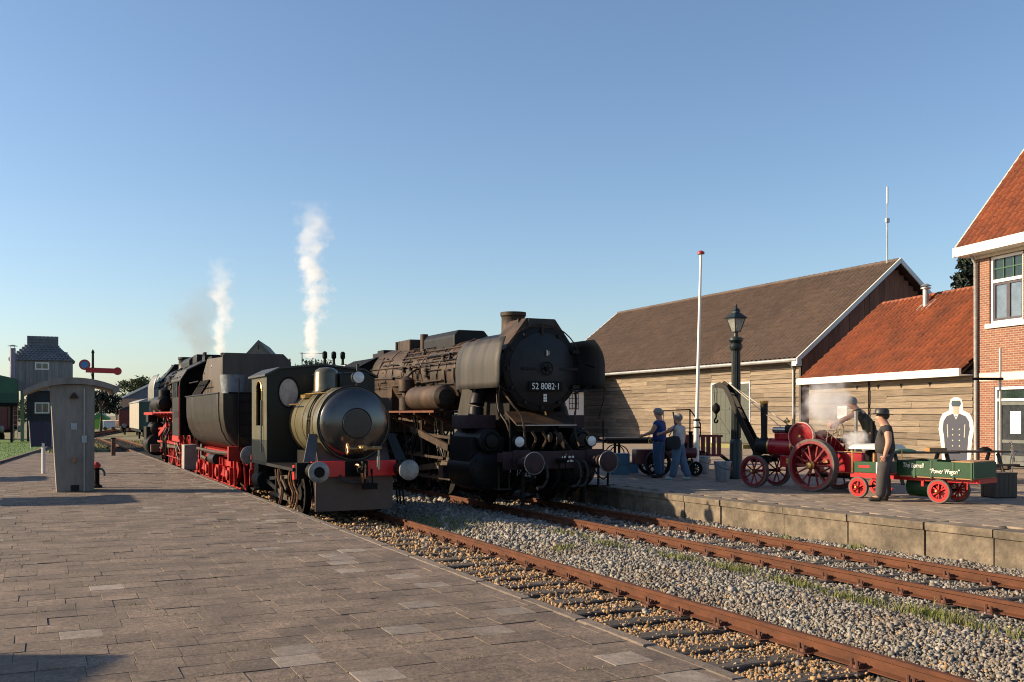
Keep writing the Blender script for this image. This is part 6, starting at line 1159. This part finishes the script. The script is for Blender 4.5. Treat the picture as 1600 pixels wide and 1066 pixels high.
tree('dark conifer rising between orange roof and brick house', at(1512, 52), 0, 10.2, 3.0, LEAFD, 9000, 46, .16, True, 'conifer_tree')
for lab, px, D, h, rx, m in (('olive leafed tree behind the far hall roof', 214, 150, 7.6, 3.6, LEAF), ('second olive tree leaning over the far hall', 232, 160, 8, 4, LEAF), ('dark blue green tree right behind the concrete shelter', 157, 118, 5.2, 2.0, LEAFD), ('low dark tree beyond the green hut', 143, 170, 5.8, 3.2, LEAFD), ('tree top peeping over the olive locomotive cab', 492, 90, 7.6, 2.2, LEAF), ('distant tree left of the far hall', 182, 240, 5.5, 4.5, LEAF), ('far tree beyond the timber tower', 118, 190, 6.5, 4, LEAF), ('bushy tree behind the green shed', 18, 100, 4.2, 3, LEAF)):
    tree(lab, at(px, D), -.5, h, rx, m, 2400, 22, .22 if D > 110 else .15)
tl = []
for k in range(90): D = random.uniform(230, 420); px = random.uniform(-900, 1700); tl.append((at(px, D), random.uniform(3, 6.0), random.uniform(4, 9)))
P = np.concatenate([np.array([*c, -.5]) + rng.normal(size=(160, 3))*np.array([r_/2, r_/2, h/3.2]) + np.array([0, 0, h*.45]) for c, h, r_ in tl]); P[:, 2] = np.maximum(P[:, 2], -.4); nn = len(P); u = rng.normal(size=(nn, 3)); v = np.cross(u, rng.normal(size=(nn, 3))); u /= np.linalg.norm(u, axis=1)[:, None]; v /= np.linalg.norm(v, axis=1)[:, None]
tag(link('far_treeline', np_mesh('far_treeline', np.stack([P-u*.6, P+v*.45, P+u*.6, P-v*.45], 1).reshape(-1, 3), np.arange(nn*4).reshape(-1, 4), LEAF)), 'far line of trees along the horizon', 'trees', kind='stuff')
# ---------------------------------------------------------------- people
def skin_obj(name, V, E_, Rr, m, parent, sub=2, root=0):
    me = bpy.data.meshes.new(name); me.from_pydata([tuple(v) for v in V], E_, []); o = link(name, me, parent)
    md = o.modifiers.new('skin', 'SKIN'); md.use_smooth_shade = True; md.branch_smoothing = .6
    for i, d in enumerate(me.skin_vertices[0].data): r = Rr[i]; d.radius = tuple(q*1.32 for q in r) if isinstance(r, tuple) else (r*1.32, r*1.32); d.use_root = (i == root)
    s_ = o.modifiers.new('sub', 'SUBSURF'); s_.levels = sub; s_.render_levels = sub; me.materials.append(m); return o
BASE = dict(pel=(0,0,.96), wst=(0,-.005,1.1), cst=(0,-.01,1.3), nck=(0,-.01,1.48), hdb=(0,.02,1.56), hdc=(0,.025,1.64), hdt=(0,.005,1.71), nose=(0,.125,1.625),
    shL=(-.18,-.01,1.415), elL=(-.235,-.04,1.13), wrL=(-.235,.05,.9), shR=(.18,-.01,1.415), elR=(.235,-.04,1.13), wrR=(.235,.05,.9),
    hpL=(-.095,0,.9), knL=(-.105,.02,.5), anL=(-.11,-.02,.09), toL=(-.125,.13,.035), hpR=(.095,0,.9), knR=(.105,.02,.5), anR=(.11,-.02,.09), toR=(.125,.13,.035))
def person(label, loc, yaw, shirt, trousers, shoes, hair, pose=None, sc=1., belly=1., sleeve=.55, hairstyle='short', z=0, hat=None):
    J = dict(BASE); J.update(pose or {}); J = {k: Vector(v) for k, v in J.items()}; t = thing('person', label, 'person', (*loc, z), yaw); t.scale = (sc*1.1, sc*1.12, sc)
    names = ['pel','wst','cst','nck','hdb','hdc','hdt','nose','shL','elL','wrL','shR','elR','wrR','hpL','knL','anL','toL','hpR','knR','anR','toR']; ix = {n: i for i, n in enumerate(names)}
    V = [J[n] for n in names]; rad = dict(pel=(.09,.065), wst=(.08,.06), cst=(.095,.065), nck=.052, hdb=(.06,.07), hdc=(.075,.092), hdt=(.06,.075), nose=.012, shL=.055, elL=.042, wrL=.027, shR=.055, elR=.042, wrR=.027, hpL=.06, knL=.056, anL=.038, toL=.035, hpR=.06, knR=.056, anR=.038, toR=.035)
    Rr = [rad[n] for n in names]; ed = [('pel','wst'),('wst','cst'),('cst','nck'),('nck','hdb'),('hdb','hdc'),('hdc','hdt'),('hdc','nose'),('cst','shL'),('shL','elL'),('elL','wrL'),('cst','shR'),('shR','elR'),('elR','wrR'),('pel','hpL'),('hpL','knL'),('knL','anL'),('anL','toL'),('pel','hpR'),('hpR','knR'),('knR','anR'),('anR','toR')]
    E_ = [(ix[a], ix[b]) for a, b in ed]
    for s_ in 'LR':   # palm, four fingers, thumb
        w = J['wr'+s_]; d = (w - J['el'+s_]).normalized(); sx = -1 if s_ == 'L' else 1; side = d.cross(Vector((sx, 0, 0))).normalized(); inn = d.cross(side).normalized()
        p = len(V); V.append(w + d*.07); Rr.append((.018, .034)); E_.append((ix['wr'+s_], p))
        for k, ln in enumerate((.07, .08, .075, .06)):
            a = len(V); o_ = side*(.027 - .018*k); V += [w + d*.10 + o_, w + d*(.10 + ln*.5) + o_ + inn*.012, w + d*(.10 + ln*.85) + o_ + inn*.03]; Rr += [.0095, .0085, .007]; E_ += [(p, a), (a, a+1), (a+1, a+2)]
        a = len(V); V += [w + d*.05 + side*.045, w + d*.09 + side*.055 + inn*.015]; Rr += [.011, .009]; E_ += [(p, a), (a, a+1)]
    skin_obj('body', V, E_, Rr, SKIN, t)
    def lerp(a, b, k): return J[a]*(1-k) + J[b]*k
    sv = [J['pel'] + Vector((0,0,-.10)), J['wst'] + Vector((0,0,-.04)), J['cst'], lerp('cst','nck',.7), J['shL'], lerp('shL','elL',sleeve), J['shR'], lerp('shR','elR',sleeve)]; se = [(0,1),(1,2),(2,3),(2,4),(4,5),(2,6),(6,7)]; sr = [(.155*belly,.125*belly),(.15*belly,.125*belly),(.165,.125),(.075,.075),.078,.064,.078,.064]
    if sleeve > .9:
        sv += [J['elL'], lerp('elL','wrL',.95), J['elR'], lerp('elR','wrR',.95)]; sv[5] = lerp('shL','elL',.5); sv[7] = lerp('shR','elR',.5); se += [(5,8),(8,9),(7,10),(10,11)]; sr += [.055,.038,.055,.038]
    skin_obj('shirt', sv, se, sr, shirt, t)
    skin_obj('trousers', [J['pel'] + Vector((0,0,.10)), J['pel'] + Vector((0,0,-.04)), J['hpL'], J['knL'], J['anL'] + Vector((0,.0,-.035)), J['hpR'], J['knR'], J['anR'] + Vector((0,0,-.035))], [(0,1),(1,2),(2,3),(3,4),(1,5),(5,6),(6,7)], [(.145*belly,.118*belly),(.14,.115),.10,.078,.068,.10,.078,.068], trousers, t)
    for s_ in 'LR': skin_obj('shoe', [J['an'+s_] + Vector((0,-.04,-.04)), J['an'+s_] + Vector((0,.05,-.04)), J['to'+s_] + Vector((0,.03,.005))], [(0,1),(1,2)], [(.045,.045),(.048,.045),(.042,.034)], shoes, t)
    c = J['hdc']; hd = B()
    up = (J['hdt'] - J['hdb']).normalized(); M = Matrix.Translation(c) @ up.to_track_quat('Z', 'Y').to_matrix().to_4x4()
    hv = B(); n, m = 16, 9; pts = []
    for k in range(m+1):
        th_ = math.pi*k/m*.62; row = []
        for i in range(n+1):
            a = 2*math.pi*i/n; back = -math.sin(a); ext = 1 + (.55 if hairstyle == 'long' else .32)*max(0, back) - .3*max(0, -back); q = min(th_*ext, 2.3); row.append((.098*math.sin(q)*math.cos(a), .118*math.sin(q)*math.sin(a) - .008, .022 + .112*math.cos(q)))
        pts.append(row)
    hv.grid(pts)
    rotn = Matrix.Translation(c) @ (Vector((0,0,1)).rotation_difference(up)).to_matrix().to_4x4(); hv.v = [tuple(rotn @ Vector(p)) for p in hv.v]; hv.build('hair', hair, t, solid=.006)
    fc = B(); 
    for s_ in (-1, 1): fc.ball((s_*.032,.088,.008), (.012,.008,.008), 8, 6)
    fc.v = [tuple(rotn @ Vector(p)) for p in fc.v]; fc.build('eyes', BLKM, t)
    er = B(); 
    for s_ in (-1, 1): er.ball((s_*.083,-.005,-.005), (.012,.022,.033), 8, 6)
    er.v = [tuple(rotn @ Vector(p)) for p in er.v]; er.build('ears', SKIN, t)
    if hat:
        h_ = B().lathe([(.17,.03),(.172,.036),(.11,.055),(.105,.12),(.085,.145),(.005,.15)], n=24); h_.v = [tuple(rotn @ Vector((p[0]*.95, p[1]*1.1, p[2] + .012*abs(p[0])/.17 if p[2] < .04 else p[2]))) for p in h_.v]; h_.build('hat', hat, t)
    return t
BLKC = cloth('charcoal_cloth', (.03,.026,.026)); GRYT = cloth('dark_grey_trousers', (.055,.048,.048)); JEAN = cloth('blue_denim', (.075,.13,.20)); JEAND = cloth('dark_denim', (.03,.07,.14)); BLUE = cloth('blue_shirt', (.018,.042,.17)); WHT = cloth('white_blouse', (.42,.41,.40)); OLV = cloth('dark_olive_tshirt', (.035,.035,.026))
SHOE = cloth('black_shoe', (.02,.018,.017)); SHOEP = cloth('pale_shoe', (.35,.45,.45))
YL = math.atan2(CY_, SY_)            # yaw that faces the photograph's left
person('man in black shirt and wide black hat standing before green wagon', gnd(1384, 783), YL - R(18), BLKC, GRYT, SHOE, HAIRD, sc=1.0, belly=1.28, hat=mat('black_leather_hat', (.02,.018,.017), .45), pose=dict(hdb=(0,.05,1.55), hdc=(0,.065,1.62), hdt=(0,.04,1.69), nose=(0,.165,1.6), nck=(0,.01,1.47), wst=(0,.03,1.12), wrL=(-.21,.02,.9), wrR=(.21,.02,.9), anL=(-.12,.1,.09), toL=(-.14,.26,.035), knL=(-.11,.06,.5)))
person('grey haired man in dark olive tee leaning over the crane engine', (15.95, 15.75), YL - R(14), OLV, GRYT, SHOE, HAIRG, z=.36, pose=dict(wst=(0,.04,1.1), cst=(0,.17,1.27), nck=(0,.27,1.41), hdb=(0,.33,1.47), hdc=(0,.37,1.54), hdt=(0,.37,1.62), nose=(0,.47,1.51), shL=(-.18,.22,1.36), elL=(-.2,.45,1.22), wrL=(-.16,.66,1.12), shR=(.18,.22,1.36), elR=(.2,.44,1.2), wrR=(.14,.62,1.08)))
fb = thing('footstool', 'low dark step under the man leaning over crane engine', 'step', (15.95, 15.75), R(14)); B().box(-.35,.35,-.3,.3,.30,.358).build('tread', DWOOD, fb)
for x in (-.3, .3): B().box(x-.03,x+.03,-.26,.26,0,.3).build('leg', DWOOD, fb)
person('man in blue polo shirt standing beside the dark miniature engine', at(1030, 26.0), YL - R(25), BLUE, JEAND, SHOE, HAIRG, sc=1.03, belly=1.12, pose=dict(elL=(-.22,.1,1.16), wrL=(-.16,.3,1.08), hdc=(0,.035,1.64)))
wm_ = person('woman with grey bob, white blouse and jeans reaching to the man in blue', at(1060, 25.1), YL - R(35), WHT, JEAN, SHOEP, HAIRG, sc=.95, hairstyle='long', sleeve=.6, pose=dict(elL=(-.24,.18,1.28), wrL=(-.12,.42,1.22), anR=(.11,-.22,.10), knR=(.105,-.06,.5), toR=(.125,-.08,.05), anL=(-.1,.12,.09), toL=(-.11,.27,.035)))
bgx = at(1053, 24.85); bgo = B(); bgo.grid([[(.17*math.copysign(abs(math.cos(a))**.6, math.cos(a))*s_, .07*math.copysign(abs(math.sin(a))**.6, math.sin(a))*s_, zz) for a in np.linspace(0, 2*math.pi, 21)] for zz, s_ in ((.0,.3),(.02,.85),(.12,1.05),(.24,.98),(.32,.75),(.34,.2))]); bgr = bgo.build('shoulder_bag', cloth('black_bag_cloth', (.018,.018,.022)), None, (*bgx, .78), -YAW + R(10)); tag(bgr, 'black shoulder bag hanging at the hip of woman in white', 'bag')
B().tube(smooth_path([(-.13,0,.33),(-.02,.02,.5),(.10,.05,.66)]), .012, 6).build('strap', cloth('dark_red_strap', (.08,.02,.025)), bgr)
# ---------------------------------------------------------------- steam
def vol(name, col, dens, nscale=3., edge=.5, stretch=(1,1,1), absorb=None, thr=.35, seed=0., top=0.):
    m = bpy.data.materials.new(name); m.use_nodes = True; n = m.node_tree.nodes; L = m.node_tree.links; n.remove(n['Principled BSDF'])
    pv = n.new('ShaderNodeVolumePrincipled'); pv.inputs['Color'].default_value = (*col, 1); pv.inputs['Anisotropy'].default_value = .25; L.new(pv.outputs[0], n['Material Output'].inputs['Volume'])
    tc = n.new('ShaderNodeTexCoord'); sp = n.new('ShaderNodeSeparateXYZ'); L.new(tc.outputs['Object'], sp.inputs[0])
    def mth(op, a, b=None, c=None):
        q = n.new('ShaderNodeMath'); q.operation = op
        for i, v in enumerate((a, b, c)):
            if v is None: continue
            if isinstance(v, (int, float)): q.inputs[i].default_value = v
            else: L.new(v, q.inputs[i])
        return q.outputs[0]
    mp = n.new('ShaderNodeMapping'); mp.inputs['Scale'].default_value = stretch; mp.inputs['Location'].default_value = (seed, seed*1.7, 0); L.new(tc.outputs['Object'], mp.inputs[0])
    nz = n.new('ShaderNodeTexNoise'); nz.inputs['Scale'].default_value = nscale; nz.inputs['Detail'].default_value = 4; nz.inputs['Roughness'].default_value = .6; L.new(mp.outputs[0], nz.inputs[0])
    if top:   # column: radius about a wandering axis, fading upwards
        n2 = n.new('ShaderNodeTexNoise'); n2.noise_dimensions = '1D'; n2.inputs['Scale'].default_value = 2.2; n2.inputs['Detail'].default_value = 1; wv = mth('ADD', sp.outputs[2], seed); L.new(wv, n2.inputs['W'])
        ofs = mth('MULTIPLY', mth('SUBTRACT', n2.outputs['Fac'], .5), mth('MULTIPLY', sp.outputs[2], 1.3)); x = mth('SUBTRACT', sp.outputs[0], ofs)
        r_ = mth('SQRT', mth('ADD', mth('POWER', x, 2.), mth('POWER', sp.outputs[1], 2.))); wdt = mth('MULTIPLY_ADD', sp.outputs[2], .34, .30)
        base = mth('SUBTRACT', 1., mth('DIVIDE', r_, wdt)); fade = mth('SUBTRACT', 1., mth('POWER', sp.outputs[2], top))
    else:
        v = n.new('ShaderNodeVectorMath'); v.operation = 'LENGTH'; L.new(tc.outputs['Object'], v.inputs[0]); base = mth('SUBTRACT', 1., v.outputs['Value']); fade = 1.
    d = mth('ADD', base, mth('MULTIPLY', mth('SUBTRACT', nz.outputs['Fac'], .5), 2.7 if top else 2.3)); d = mth('SUBTRACT', d, thr); d = mth('MINIMUM', mth('MAXIMUM', d, 0.), edge); d = mth('MULTIPLY', d, mth('MAXIMUM', fade, 0.) if top else 1.); d = mth('MULTIPLY', d, dens/edge); L.new(d, pv.inputs['Density'])
    return m
def plume(name, label, px, py0, py1, D, wpx, m):
    x, y, z0 = at(px, D, py0); z1 = at(px, D, py1)[2]; w = wpx*D/F_PX; o = B().lathe([(.75,0),(1.,.5),(1.,1.)], n=16).build(name, m, None, (x, y, z0), -YAW); o.scale = (w/2, w/2, z1-z0); tag(o, label, 'steam', kind='stuff'); return o
plume('steam_plume', 'tall white steam plume rising behind the olive locomotive', 489, 560, 312, 40., 118, vol('white_steam', (1,1,1), 3.6, 2.6, .6, (1,1,5.), seed=3.1, top=1.1, thr=.30))
plume('steam_plume', 'shorter white steam plume rising above the red wheeled locomotive', 345, 566, 400, 36., 92, vol('white_steam_short', (1,1,1), 3.0, 2.6, .6, (1,1,4.), seed=8.3, top=1.1, thr=.30))
plume('smoke_haze', 'thin grey smoke drifting from the red wheeled locomotive chimney', 312, 570, 440, 42., 150, vol('thin_grey_smoke', (.45,.45,.46), .5, 2.2, .5, (1,1,2.), seed=5.2, top=1.6, thr=.0))
def puff(label, px, py, D, rx, rz, m):
    o = B().ball((0,0,0), 1., 20, 14).build('steam_puff', m, None, at(px, D, py), -YAW); o.scale = (rx, rx*.8, rz); tag(o, label, 'steam', kind='stuff')
puff('white steam puff drifting above the crane engine flywheel', 1291, 634, 20.9, .78, .72, vol('puff_steam', (1,1,1), 2.4, 2.2, .5, seed=1.3, thr=.25))
puff('small steam puff beside the wagon canopy post', 1336, 686, 19.9, .30, .24, vol('puff_steam_small', (.97,.97,.98), 6., 1.9, .5, seed=2.3, thr=.2))
